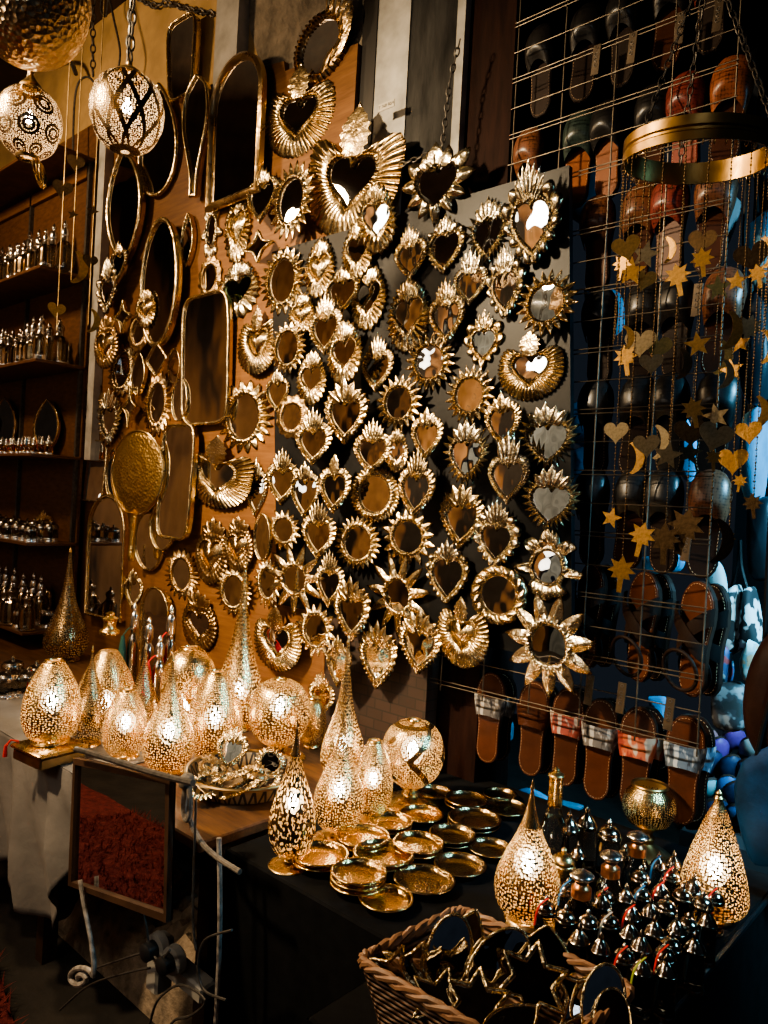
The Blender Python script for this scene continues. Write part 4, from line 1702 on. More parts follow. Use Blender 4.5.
# wrought iron stand with scroll feet in front of the mirror
root = thing('iron_stand', 'wrought iron stand with curled scroll foot below the leaning mirror', 'stand', (0, 0, 0))
yi = ym - 0.035
m = MB()
pts = [atY(x, y, yi) for x, y in [(76, 750), (84, 751), (150, 772), (193, 783)]]
m.tube(catmull([tuple(p) for p in pts], 4), 0.008, 8)
m.build('top_bar', M_IRON, root)
m = MB()
pts = [(x, y) for x, y in [(80, 880), (84, 905), (90, 935), (92, 948)]]
m.tube(catmull([tuple(atY(x, y, yi - 0.02)) for x, y in pts], 4), 0.006, 8)
m.build('leg', M_PALEIRON, root)
m = MB()
c_ = (80, 978)
sp = []
for i in range(30):
    a = 0.2 - i * 0.34
    r = 14 - i * 0.42
    sp.append((c_[0] + r * cos(a), c_[1] - r * 0.85 * sin(-a) * 1.0))
pts = [(92, 948), (94, 962)] + sp[1:]
m.tube([tuple(atY(x, y, yi - 0.02)) for x, y in pts], 0.007, 8)
m.build('scroll_foot', M_PALEIRON, root)
m = MB()
m.tube(catmull([tuple(atY(x, y, fe - 0.02)) for x, y in [(219, 838), (220, 900), (219, 960), (216, 1023), (215, 1060)]] + [(atY(215, 1060, fe - 0.02).x, fe - 0.02, 0.002)], 4), 0.006, 8)
tag(m.build('iron_rod', M_PALEIRON), 'thin chipped pale iron rod standing left of the black table', 'rod')

# rope tied at the table edge
M_ROPE = simple('worn cotton rope', (0.16, 0.135, 0.11), 0.9, 0, 90, 0.35, 0.6, 0.004)
root = thing('cotton_rope', 'worn grey rope knotted at the table edge and drooping right', 'rope', (0, 0, 0))
m = MB()
yr = fe - 0.035
m.tube(catmull([tuple(atY(x, y, yr)) for x, y in [(184, 782), (187, 800), (191, 822), (202, 843), (218, 858), (240, 872)]], 5), 0.0065, 8)
m.build('rope', M_ROPE, root)
m = MB()
m.tube(catmull([tuple(atY(x, y, yr - 0.01)) for x, y in [(186, 782), (184, 800), (184, 814), (187, 820), (190, 812), (190, 796), (188, 784)]], 5), 0.007, 8)
m.build('loop', M_ROPE, root)
m = MB()
k_ = atY(187, 782, yr - 0.006)
m.lathe(catmull([(0.0005, -0.02), (0.018, -0.01), (0.02, 0.005), (0.012, 0.018), (0.0005, 0.022)], 3), 10, k_)
m.build('knot', M_ROPE, root)

# ------------------------------------------------------------------ under the table: rug, cables, power strip
t = NT('red shaggy rug')
v = t.coord('Object')
n = t.noise(v, 30, 6, 0.7)
t.lk(t.ramp(n, [(0.3, (0.09, 0.010, 0.009)), (0.7, (0.33, 0.055, 0.045))]), t.p.inputs['Base Color'])
t.p.inputs['Roughness'].default_value = 0.95
t.bump(n, 1.0, 0.03)
M_RUG = t.m
m = MB()
random.seed(3)
pts = []
poly = [(-4.6, -0.45), (-1.95, -0.5), (-1.95, 0.91), (-2.62, 1.06), (-4.6, 1.02)]
m.prism([(x, y, 0.004) for x, y in poly], (0, 0, 0.022))
o = m.build('shaggy_rug', M_RUG, smooth=False)
tag(o, 'red shaggy wool rug on the dark floor at lower left', 'rug')
# its pile
m = MB()
for i in range(7600):
    x = random.uniform(-3.9, -1.96)
    y = random.uniform(-0.48, min(1.04, 1.06 - (x + 2.62) * 0.224))
    a = random.uniform(0, 6.28)
    l = random.uniform(0.03, 0.06)
    w_ = 0.0042
    h_ = random.uniform(0.02, 0.05)
    dx, dy = cos(a), sin(a)
    m.poly([(x - dy * w_, y + dx * w_, 0.024), (x + dy * w_, y - dx * w_, 0.024), (x + dx * l, y + dy * l, 0.024 + h_)])
p_ = m.build('pile', M_RUG, o, smooth=False)
p_['kind'] = 'stuff'

# sackcloth heap under the table
M_SACK = simple('brown sackcloth', (0.24, 0.18, 0.125), 0.95, 0, 25, 0.45, 0.8, 0.02)
rng = random.Random(8)
sc0 = atZ(140, 965, 0.0)
m = MB()
rows = []
cx0, cy0 = sc0.x + 0.05, sc0.y + 0.12
for j in range(23):
    row = []
    for i in range(41):
        u_, v_ = i / 40 * 2 - 1, j / 22 * 2 - 1
        r2 = max(0, 1 - u_ ** 4 - v_ ** 4)
        h = 0.16 * sqrt(r2) + 0.03 * r2 * (sin(u_ * 9 + v_ * 5) + 1.2 * abs(sin(v_ * 13 - u_ * 7)) + 0.9 * abs(sin(u_ * 21 + 3 * v_)))
        row.append((cx0 + u_ * 0.48, cy0 + v_ * 0.24, max(0.003, h + 0.003)))
    rows.append(row)
m.grid(rows)
tag(m.build('sackcloth', M_SACK), 'crumpled brown sackcloth heap on the floor under the table', 'sack')

root = thing('power_strip', 'white plastic power strip with dark plugs below the table', 'power strip', atY(183, 972, fe + 0.02), (0, 0.12, 0.1))
M_WPL = simple('white plastic', (0.36, 0.34, 0.30), 0.45)
m = MB()
m.box((0, 0, 0), (0.2, 0.05, 0.045), None, 0.006)
m.build('strip_body', M_WPL, root, smooth=False)
for dx in (-0.06, 0.005):
    m = MB()
    m.lathe([(0.0, 0), (0.03, 0), (0.036, 0.006), (0.034, 0.025), (0.024, 0.028), (0.0, 0.026)], 20, (dx, -0.025, 0.055), Matrix.Rotation(pi / 2, 3, 'X'))
    m.build('socket_ring', M_WPL, root)
    m = MB()
    m.lathe([(0.0, 0), (0.022, 0), (0.022, 0.03), (0.012, 0.036), (0.0, 0.036)], 20, (dx, -0.05, 0.055), Matrix.Rotation(pi / 2, 3, 'X'))
    m.build('plug', simple('black plug', (0.015, 0.015, 0.016), 0.4), root)
c_ = atY(160, 962, fe - 0.0)
root = thing('plug_adapter', 'upright grey box adapter standing left of the power strip', 'adapter', c_)
m = MB()
m.box((0, 0, 0), (0.05, 0.05, 0.14), None, 0.006)
m.build('adapter_body', M_WPL, root, smooth=False)
cab = [
    ([(96, 968), (120, 960), (146, 953), (160, 960), (170, 950)], 'dark cable running across the sackcloth to the adapter'),
    ([(150, 1023), (158, 1000), (180, 985), (205, 1000), (192, 1015), (175, 1020), (168, 1030)], 'black cable looping below the power strip'),
    ([(140, 900), (146, 925), (150, 950), (156, 958)], 'black cable hanging straight down above the adapter'),
    ([(232, 930), (205, 940), (198, 965), (204, 990), (226, 1000)], 'black cable curving beside the iron rod'),
    ([(60, 1010), (90, 985), (130, 972), (150, 968)], 'thin cable lying left of the sackcloth heap'),
    ([(196, 800), (194, 860), (193, 920), (196, 950)], 'black cable hanging behind the mirror from the table edge'),
]
for pts, lab in cab:
    m = MB()
    m.tube(catmull([tuple(atY(x, y, fe - 0.05)) for x, y in pts], 5), 0.0032, 6)
    tag(m.build('power_cable', M_IRON), lab, 'cable')

# ------------------------------------------------------------------ hammered plates on the black table
PL = [  # cx, cy (front rim centre), width px, stack, dark
    (386, 901, 54, 1, 0), (358, 874, 55, 3, 0), (424, 882, 61, 1, 1), (383, 855, 60, 2, 0), (460, 867, 52, 1, 1), (320, 856, 56, 2, 0),
    (418, 845, 50, 2, 0), (362, 838, 54, 2, 0), (490, 850, 45, 1, 1), (452, 836, 46, 2, 1), (390, 823, 44, 2, 0), (421, 816, 44, 1, 0),
    (474, 820, 52, 2, 1), (435, 794, 36, 1, 1), (466, 801, 42, 2, 1), (505, 809, 46, 1, 1), (500, 796, 34, 1, 1),
]
def platemesh(mat):
    m = MB()
    m.lathe(catmull([(0.0, 0.0), (0.55, 0.0), (0.62, 0.02), (0.85, 0.10), (0.97, 0.13), (1.03, 0.16), (1.03, 0.19), (0.99, 0.21), (0.93, 0.20), (0.90, 0.165), (0.80, 0.10), (0.6, 0.05), (0.45, 0.045), (0.0, 0.045)], 3), 40)
    return m.mesh('plate', mat, True, 60)
PM = [platemesh(M_PLATE), platemesh(M_PLATED)]
plates = []
for cx, cy, w, st, dk in PL:
    c = atZ(cx, cy, BZ + 0.012 * st)
    r = w / ppm(c, RGT) / 2
    plates.append((cx, cy, c, r, st, dk))
W3 = {0: 'gold', 1: 'dark'}
cnt = 0
order = sorted(plates, key=lambda p: -p[1])
for i, (cx, cy, c, r, st, dk) in enumerate(order):
    for k in range(st):
        same = [p for p in order if p[4] == st and p[5] == dk]
        j = same.index(order[i])
        pos = ['nearest to the front', 'second from the front', 'third from the front', 'fourth from the front', 'fifth from the front', 'sixth from the front', 'seventh from the front', 'eighth from the front'][j]
        kind_ = 'single %s hammered plate' % W3[dk] if st == 1 else '%s hammered plate, %s of its stack' % (W3[dk], {0: 'bottom', st - 1: 'topmost'}.get(k, 'middle'))
        lab = kind_ + (', %s' % pos if st == 1 else ', %s of %s, %s' % (W3[dk], {2: 'two', 3: 'three'}[st], pos))
        o = link('brass_plate', PM[dk], None, (c.x + 0.003 * k, c.y - 0.002 * k, BZ + 0.001 + 0.0135 * k))
        o.scale = (r, r, 0.10)
        o.rotation_euler = (0.0, 0, i * 0.7 + k)
        tag(o, lab, 'plate', 'hammered brass plates on the black table')

# ------------------------------------------------------------------ woven tray of mirrors on the brown table
tc_ = atZ(247, 793, TZ)
tcx, tcy = tc_.x, tc_.y
tcx, tcy = atZ(243, 786, TZ).x, atZ(243, 786, TZ).y
RT = 0.165
t = NT('woven black and tan')
u_, v_ = _uv(t)
a = t.math('FRACT', t.math('ADD', t.math('MULTIPLY', u_, 34), t.math('MULTIPLY', v_, 3)))
b = t.math('FRACT', t.math('SUBTRACT', t.math('MULTIPLY', u_, 34), t.math('MULTIPLY', v_, 3)))
mx = t.math('MAXIMUM', t.math('GREATER_THAN', a, 0.76), t.math('GREATER_THAN', b, 0.76))
t.lk(t.ramp(mx, [(0.0, (0.30, 0.19, 0.09)), (1.0, (0.02, 0.012, 0.008))]), t.p.inputs['Base Color'])
t.p.inputs['Roughness'].default_value = 0.6
root = thing('woven_tray', 'round woven tan and black tray holding small brass mirrors', 'tray', (tcx, tcy, TZ))
m = MB()
m.lathe(catmull([(0.0, 0.002), (RT * 0.8, 0.002), (RT * 0.92, 0.012), (RT * 1.0, 0.04), (RT * 1.02, 0.047), (RT * 0.98, 0.047), (RT * 0.9, 0.02), (RT * 0.8, 0.01), (0, 0.01)], 3), 48)
m.build('tray_body', t.m, root)
m = MB()
m.tube([(RT * 1.01 * cos(2 * pi * i / 40), RT * 1.01 * sin(2 * pi * i / 40), 0.049) for i in range(40)], 0.006, 8, True)
m.build('rim', M_BRASSD, root)
def lying(key, px, py, z, size, tiltx, tilty, spin, lab, tgt=None):
    meshes, asp = PROTO[key]
    c = atZ(px, py, z)
    Hh = size
    Ww = size * asp
    root = thing(NAMES.get(key[0], 'heart_mirror'), lab, 'mirror', c, (0, 0, 0), 'mirrors lying in the woven tray', (Ww, (Ww + Hh) / 2, Hh))
    root.rotation_euler = (Matrix.Rotation(spin, 3, 'Z') @ Matrix.Rotation(tilty, 3, 'Y') @ Matrix.Rotation(-pi / 2 + tiltx, 3, 'X')).to_euler()
    for pn, me in meshes:
        link(pn, me, root)
    return root
lying('B5', 232, 748, TZ + 0.085, 0.13, 1.15, 0, 0.3, 'upright pale heart mirror standing at the back of the woven tray')
lying('So', 270, 763, TZ + 0.052, 0.12, 0.6, 0.1, 0.9, 'oval rayed mirror leaning at the right back of the tray')
lying('K', 213, 769, TZ + 0.045, 0.13, 0.3, 0.25, 1.2, 'embossed oval mirror lying at the left back of the tray')
lying('So', 232, 776, TZ + 0.072, 0.13, 0.35, 0.0, -1.2, 'oval rayed mirror lying on top in the tray middle')
lying('So', 205, 786, TZ + 0.045, 0.12, 0.35, 0.25, 0.4, 'oval rayed mirror at the front left of the tray')
lying('A', 240, 789, TZ + 0.045, 0.14, 0.4, 0.1, -1.0, 'flame heart mirror lying at the front of the woven tray')
lying('S', 266, 783, TZ + 0.045, 0.1, 0.4, -0.2, 0.2, 'small sun mirror lying at the right side of the tray')
lying('Bd', 256, 776, TZ + 0.055, 0.1, 0.5, 0.2, 0.7, 'small brass heart lying between sun and oval mirror in the tray')
# ------------------------------------------------------------------ wicker basket of loose mirrors
t = NT('brown wicker')
u_, v_ = _uv(t)
rowv = t.math('MULTIPLY', v_, 11)
par = t.math('MULTIPLY', t.math('MODULO', t.math('FLOOR', rowv), 2.0), 3.14159)
wv = t.math('SINE', t.math('ADD', t.math('MULTIPLY', u_, 6.28318 * 46), par))
rr = t.math('SINE', t.math('MULTIPLY', t.math('FRACT', rowv), 3.14159))
hh = t.math('MULTIPLY', rr, t.math('MULTIPLY_ADD', wv, 0.35, 0.65))
t.lk(t.ramp(hh, [(0.05, (0.03, 0.013, 0.007)), (0.7, (0.30, 0.15, 0.075)), (1.0, (0.46, 0.27, 0.15))]), t.p.inputs['Base Color'])
t.p.inputs['Roughness'].default_value = 0.55
t.bump(hh, 1.0, 0.008)
M_WICK = t.m
ZR = 0.825
c0, c1, c2 = atZ(354, 962, ZR), atZ(459, 910, ZR), atZ(638, 993, ZR)
c3 = c0 + (c2 - c1)
cen = (c0 + c1 + c2 + c3) / 4
root = thing('wicker_basket', 'brown wicker basket filled with thin rimmed star and oval mirrors', 'basket', (cen.x, cen.y, BZ))
def rrect(sc_, z, rad=0.03, n=6):
    P = [c0, c3, c2, c1]
    out = []
    P2 = [(p - cen) * sc_ for p in P]
    for i in range(4):
        p, a, b = P2[i], P2[i - 1], P2[(i + 1) % 4]
        da, db = (a - p).normalized() * rad, (b - p).normalized() * rad
        for k in range(n + 1):
            s = k / n
            q_ = (p + da) * (1 - s) ** 2 + p * 2 * s * (1 - s) + (p + db) * s * s
            out.append((q_.x, q_.y, z))
    # densify straight runs
    res = []
    for a, b in zip(out, out[1:] + out[:1]):
        k = max(1, int(math.hypot(a[0] - b[0], a[1] - b[1]) / 0.02))
        for j in range(k):
            s = j / k
            res.append((a[0] + (b[0] - a[0]) * s, a[1] + (b[1] - a[1]) * s, z))
    return res
n_ = len(rrect(1, 0))
def rowuv(v):
    return [(i / n_, v) for i in range(n_ + 1)]
def rp(sc_, z):
    r_ = rrect(sc_, z)
    # constant count: resample from scale 1 layout
    b = rrect(1.0, z)
    return [(x * sc_, y * sc_, z) for x, y, z in b] + [(b[0][0] * sc_, b[0][1] * sc_, z)]
HB = ZR - BZ
m = MB()
sc_list = [(0.84, 0.002), (0.86, 0.02), (0.90, 0.045), (0.95, 0.075), (1.0, HB)]
m.grid([rp(s, z) for s, z in sc_list], uvs=[rowuv(z / HB) for s, z in sc_list])
sc_in = [(s - 0.035, z) for s, z in sc_list]
m.grid([rp(s, z) for s, z in sc_in][::-1], uvs=[rowuv(z / HB) for s, z in sc_in][::-1])
m.poly([p for p in rp(0.84, 0.004)[:-1]])
m.build('woven_sides', M_WICK, root)
m = MB()
for k in range(3):
    b = rrect(1.0, 0)
    L = len(b)
    m.tube([(x * (0.985 + 0.02 * cos(i * 1.3 + k * 2.1)), y * (0.985 + 0.02 * cos(i * 1.3 + k * 2.1)), HB + 0.004 + 0.007 * sin(i * 1.3 + k * 2.1)) for i, (x, y, z) in enumerate(b)], 0.0052, 6, True)
m.build('braided_rim', simple('wicker rim', (0.36, 0.19, 0.10), 0.5, 0, 40, 0.35, 0.4, 0.003), root)

def inbasket(key, px, py, z, h, w, rx, ry, rz, lab):
    """rx: lean from upright (negative = face up), ry: spin in its own plane, rz: turn about the vertical"""
    meshes, asp = PROTO[key]
    h *= 0.88
    c = atZ(px, py + 8, z - 0.012)
    root = thing('loose_mirror', lab, 'mirror', c, (0, 0, 0), 'loose mirrors in the wicker basket', (h * asp, h * (1 + asp) / 2, h))
    root.rotation_euler = (Matrix.Rotation(rz, 3, 'Z') @ Matrix.Rotation(rx, 3, 'X') @ Matrix.Rotation(ry, 3, 'Y')).to_euler()
    for pn, me in meshes:
        link(pn, me, root)
    return root
Yw = radians(38)
inbasket('I_tear', 464, 938, 0.845, 0.145, 1 * 0.145, -0.35, 0.3, Yw, 'pointed leaf shaped mirror standing at the back corner of the basket')
inbasket('I_oval', 448, 945, 0.84, 0.15, 0.15, -0.3, 0.25, Yw + 0.1, 'oval mirror tucked behind the leaf shaped mirror in the basket')
inbasket('I_star4', 412, 962, 0.83, 0.13, 0.13, -0.25, 0.35, Yw - 0.3, 'four pointed mirror standing at the left end of the basket')
inbasket('I_star4', 396, 965, 0.83, 0.12, 0.12, -0.15, 0.2, Yw - 0.5, 'outermost four pointed mirror leaning on the left basket rim')
inbasket('I_oval', 498, 955, 0.835, 0.155, 0.155, -0.5, 0.75, Yw, 'large tilted oval mirror reflecting gold plates in the basket')
inbasket('I_star6', 532, 975, 0.85, 0.145, 0.145, -0.75, 0.2, Yw, 'dark six pointed star mirror on top at the basket center')
inbasket('I_star6', 477, 1000, 0.83, 0.135, 0.135, -0.95, 0.1, Yw, 'dark six pointed star mirror lying at the front of the basket')
inbasket('I_long', 556, 962, 0.825, 0.15, 0.15, -0.6, -0.6, Yw, 'long rounded mirror with rosette reflection along the back basket rim')
inbasket('I_star4', 580, 990, 0.83, 0.13, 0.13, -0.6, 0.7, Yw, 'four pointed mirror wedged beside the right basket mirrors')
inbasket('I_oval', 602, 995, 0.85, 0.13, 0.13, -0.55, 0.35, Yw + 0.1, 'oval hammered looking mirror at the right end of the basket')
inbasket('I_tear', 512, 1020, 0.835, 0.12, 0.12, -1.1, 0.9, Yw, 'teardrop mirror lying at the very front of the basket')
inbasket('I_star5', 440, 990, 0.825, 0.11, 0.11, -0.9, 0.3, Yw, 'small five pointed mirror low at the left front of the basket')
inbasket('I_oval', 612, 1015, 0.835, 0.11, 0.11, -0.8, 0.2, Yw, 'smaller oval mirror below the right hand oval in the basket')
# ------------------------------------------------------------------ glass bottles
def glass(name, col, rough=0.03):
    t = NT(name)
    t.p.inputs['Base Color'].default_value = (*col, 1)
    t.p.inputs['Transmission Weight'].default_value = 1.0
    t.p.inputs['Roughness'].default_value = rough
    t.p.inputs['IOR'].default_value = 1.45
    return t.m


M_GL = glass('clear bottle glass', (0.85, 0.80, 0.70))
M_GLD = glass('smoky bottle glass', (0.62, 0.56, 0.48))
def stripeglass(name):  # metallic stripes painted on as the vertical highlights of the bottles
    t = NT(name)
    t.p.inputs['Base Color'].default_value = (0.85, 0.78, 0.66, 1)
    t.p.inputs['Transmission Weight'].default_value = 1.0
    t.p.inputs['Roughness'].default_value = 0.05
    u, v = _uv(t)
    n = t.noise(t.coord('Object'), 60, 3)
    st = t.math('GREATER_THAN', t.math('ADD', t.math('SINE', t.math('MULTIPLY', u, 44.0)), t.math('MULTIPLY', n, 1.4)), 0.62)
    g = t.node('ShaderNodeBsdfPrincipled')
    g.inputs['Metallic'].default_value = 1
    g.inputs['Base Color'].default_value = (0.50, 0.38, 0.24, 1)
    g.inputs['Roughness'].default_value = 0.22
    mx = t.node('ShaderNodeMixShader')
    t.lk(st, mx.inputs[0])
    t.lk(t.p.outputs[0], mx.inputs[1])
    t.lk(g.outputs[0], mx.inputs[2])
    t.lk(mx.outputs[0], t.out.inputs['Surface'])
    return t.m


M_GLS = stripeglass('highlight striped bottle glass')
M_GLA = glass('amber bottle glass', (0.85, 0.52, 0.20))
M_SILVB = simple('bottle cap silver', (0.36, 0.30, 0.23), 0.15, 1.0, 40, 0.5, 0.5)
M_SILVD = simple('tarnished silver', (0.42, 0.36, 0.29), 0.2, 1.0, 40, 0.35, 0.35)
M_COPPER = simple('copper collar', (0.62, 0.28, 0.13), 0.28, 1.0, 40, 0.3, 0.2)


def bottle_proto(kind):
    """returns parts at real size, standing on z = 0"""
    P = []
    if kind == 'tall':
        m = MB(); m.lathe(catmull([(0.0, 0.012), (0.021, 0.012), (0.022, 0.05), (0.021, 0.088), (0.012, 0.104), (0.007, 0.112), (0.007, 0.128), (0, 0.128)], 3), 16)
        P.append(('glass_body', m.mesh('glass_body', M_GLS)))
        m = MB(); m.lathe([(0, 0), (0.0245, 0), (0.0245, 0.005), (0.0225, 0.014), (0.0225, 0.020), (0.0235, 0.022), (0.0215, 0.024)], 16)
        P.append(('metal_base', m.mesh('metal_base', M_SILV, True, 40)))
        m = MB(); m.lathe(catmull([(0.014, 0.104), (0.0105, 0.114), (0.009, 0.122), (0.011, 0.126), (0.0095, 0.145), (0.004, 0.153), (0.0065, 0.160), (0.0045, 0.168), (0.0003, 0.178)], 3), 14)
        P.append(('stopper', m.mesh('stopper', M_SILV)))
    elif kind == 'square':
        m = MB(); m.lathe(catmull([(0.0, 0.010), (0.023, 0.010), (0.025, 0.02), (0.025, 0.07), (0.02, 0.085), (0.010, 0.095), (0, 0.095)], 3), 8)
        P.append(('glass_body', m.mesh('glass_body', M_GLS, False)))
        m = MB(); m.box((0, 0, 0.006), (0.045, 0.045, 0.012), None, 0.004)
        P.append(('metal_base', m.mesh('metal_base', M_SILV, False)))
        m = MB(); m.lathe(catmull([(0.016, 0.0915), (0.012, 0.097), (0.011, 0.112), (0.013, 0.116), (0.012, 0.128), (0.005, 0.136), (0.006, 0.143), (0.0003, 0.152)], 3), 14)
        P.append(('stopper', m.mesh('stopper', M_SILVD)))
    elif kind == 'jar':
        m = MB(); m.lathe(catmull([(0.0, 0.004), (0.027, 0.004), (0.029, 0.02), (0.028, 0.05), (0.022, 0.058), (0, 0.058)], 3), 18)
        P.append(('glass_body', m.mesh('glass_body', M_GLD)))
        m = MB(); m.lathe([(0, 0), (0.031, 0), (0.031, 0.010), (0.0295, 0.012), (0.0295, 0.017)], 18)
        P.append(('metal_base', m.mesh('metal_base', M_SILV, True, 40)))
        m = MB(); m.lathe([(0.029, 0.052), (0.0305, 0.053), (0.0305, 0.064), (0.028, 0.068), (0.026, 0.072), (0.012, 0.078), (0.006, 0.080), (0.007, 0.087), (0.0003, 0.092)], 18)
        P.append(('metal_lid', m.mesh('metal_lid', M_SILVD, True, 40)))
    elif kind == 'small':
        m = MB(); m.lathe(catmull([(0.0, 0.003), (0.015, 0.003), (0.016, 0.03), (0.012, 0.042), (0.006, 0.048), (0, 0.048)], 3), 14)
        P.append(('glass_body', m.mesh('glass_body', M_GLA)))
        m = MB(); m.lathe([(0, 0), (0.0175, 0), (0.0175, 0.008), (0.0165, 0.010)], 14)
        P.append(('metal_base', m.mesh('metal_base', M_SILV, True, 40)))
        m = MB(); m.lathe(catmull([(0.011, 0.044), (0.008, 0.05), (0.0085, 0.06), (0.004, 0.067), (0.005, 0.072), (0.0003, 0.08)], 3), 12)
        P.append(('stopper', m.mesh('stopper', M_SILV)))
    elif kind == 'dome':     # squat bottle with a domed silver cap, right hand table
        m = MB(); m.lathe(catmull([(0.0, 0.003), (0.017, 0.003), (0.0195, 0.015), (0.020, 0.045), (0.0185, 0.062), (0.0145, 0.072), (0, 0.072)], 3), 16)
        P.append(('glass_body', m.mesh('glass_body', M_GLD)))
        m = MB(); m.lathe([(0, 0), (0.0205, 0), (0.021, 0.004), (0.0195, 0.009)], 16)
        P.append(('metal_base', m.mesh('metal_base', M_SILVD, True, 40)))
        m = MB(); m.lathe(catmull([(0.018, 0.066), (0.0205, 0.067), (0.0205, 0.073), (0.0185, 0.075), (0.0175, 0.081), (0.011, 0.088), (0.004, 0.091), (0.0052, 0.095), (0.0035, 0.099), (0.0003, 0.103)], 3), 16)
        P.append(('domed_cap', m.mesh('domed_cap', M_SILVB, True)))
    elif kind == 'cone':
        m = MB(); m.lathe(catmull([(0.0, 0.003), (0.015, 0.003), (0.0175, 0.02), (0.017, 0.06), (0.013, 0.078), (0, 0.078)], 3), 16)
        P.append(('glass_body', m.mesh('glass_body', M_GLD)))
        m = MB(); m.lathe([(0, 0), (0.0185, 0), (0.019, 0.004), (0.0175, 0.009)], 16)
        P.append(('metal_base', m.mesh('metal_base', M_SILVD, True, 40)))
        m = MB(); m.lathe([(0.015, 0.072), (0.0185, 0.073), (0.0185, 0.078), (0.0165, 0.08), (0.0155, 0.085), (0.008, 0.095), (0.004, 0.099), (0.0052, 0.103), (0.003, 0.108), (0.0003, 0.113)], 16)
        P.append(('pointed_cap', m.mesh('pointed_cap', M_SILVB, True, 40)))
    elif kind == 'collar':   # taller bottle with a copper collar and round stopper
        m = MB(); m.lathe(catmull([(0.0, 0.003), (0.022, 0.003), (0.0255, 0.03), (0.0235, 0.065), (0.014, 0.088), (0.010, 0.096), (0, 0.096)], 3), 18)
        P.append(('glass_body', m.mesh('glass_body', M_GLD)))
        m = MB(); m.lathe([(0.0125, 0.086), (0.0165, 0.088), (0.0165, 0.104), (0.013, 0.106), (0.010, 0.112)], 18)
        P.append(('copper_collar', m.mesh('copper_collar', M_COPPER, True, 40)))
        m = MB(); m.lathe(catmull([(0.008, 0.108), (0.009, 0.116), (0.017, 0.120), (0.020, 0.125), (0.016, 0.130), (0.006, 0.135), (0.0003, 0.136)], 3), 18)
        P.append(('flat_stopper', m.mesh('flat_stopper', M_SILV)))
    return P


BP = {k: bottle_proto(k) for k in ('tall', 'square', 'jar', 'small', 'dome', 'cone', 'collar')}
M_RIB = {c: simple(c + ' ribbon', v, 0.7) for c, v in {'red': (0.62, 0.02, 0.015), 'blue': (0.03, 0.22, 0.50), 'white': (0.55, 0.52, 0.48), 'green': (0.35, 0.42, 0.05)}.items()}


def bottle(kind, p, s, rz, lab, group, ribbon=None, cat='bottle', name='glass_bottle'):
    s *= 1.15 if 'wall shelves' in group and kind in ('tall', 'square') else 1.0
    sw = s * (1.25 if 'wall shelves' in group and kind in ('tall', 'square') else 1.08)
    root = thing(name, lab, cat, p, (0, 0, rz), group, (sw, sw, s))
    for pn, me in BP[kind]:
        link(pn, me, root)
    if ribbon:
        h = {'dome': 0.078, 'cone': 0.084, 'small': 0.05, 'jar': 0.06, 'tall': 0.11, 'square': 0.1, 'collar': 0.1}[kind]
        r = 0.019
        m = MB()
        pts = catmull([(0.004, -0.004, h + 0.022), (-0.012, -0.012, h + 0.012), (-r, -0.014, h - 0.004), (-r - 0.003, -0.016, h - 0.028)], 3)
        m.grid([[(x - 0.0022, y, z), (x, y - 0.002, z), (x + 0.0022, y, z)] for x, y, z in pts])
        m.build(ribbon + '_ribbon', M_RIB[ribbon], root)
    return root


# ------------------------------------------------------------------ shelf unit at the left
Xe = atY(93, 280, D).x           # right end of the boards
fr0 = atX(40, 264, Xe)
YF = fr0.y                       # front edge
SH = []
for (px, py) in [(48, 140), (40, 264), (30.5, 357), (21, 452), (16, 543), (11, 634)]:
    SH.append(atX(px, py, Xe).z)
XL2 = -5.6
root = thing('shelf_unit', 'dark wooden wall shelf unit filled with small glass bottles', 'shelf', ((XL2 + Xe) / 2, (YF + D) / 2, 0))
ox, oy = root.location.x, root.location.y
for i, z in enumerate(SH):
    m = MB()
    m.box(((XL2 + Xe) / 2 - ox, (YF + D) / 2 - oy - 0.002, z - 0.008), (Xe - XL2, D - YF - 0.006, 0.016), None, 0.002)
    m.build('shelf_board', M_SHELF, root, smooth=False)
m = MB()
m.box(((XL2 + Xe) / 2 - ox, D - 0.012 - oy, (SH[0] + 0.4) / 2), (Xe - XL2, 0.014, SH[0] - 0.4 + 0.0))
bk = m.build('back_panel', M_SHELF, root, smooth=False)
bk.location.z = 0.2
for x in (Xe - 0.03, Xe - 0.75):
    m = MB()
    m.box((x - ox, D - 0.03 - oy, (SH[0] + SH[5]) / 2), (0.02, 0.02, SH[0] - SH[5]))
    m.build('upright', M_IRON, root, smooth=False)
# wooden rail below the top board
m = MB()
a, b = atY(0, 216, D - 0.03), atY(79, 180, D - 0.03)
zz = (a.z + b.z) / 2
m.box(((-5.5 + Xe - 0.05) / 2 - ox, D - 0.03 - oy, zz), (Xe - 0.05 + 5.5, 0.02, 0.06))
m.build('back_rail', M_PLY, root, smooth=False)

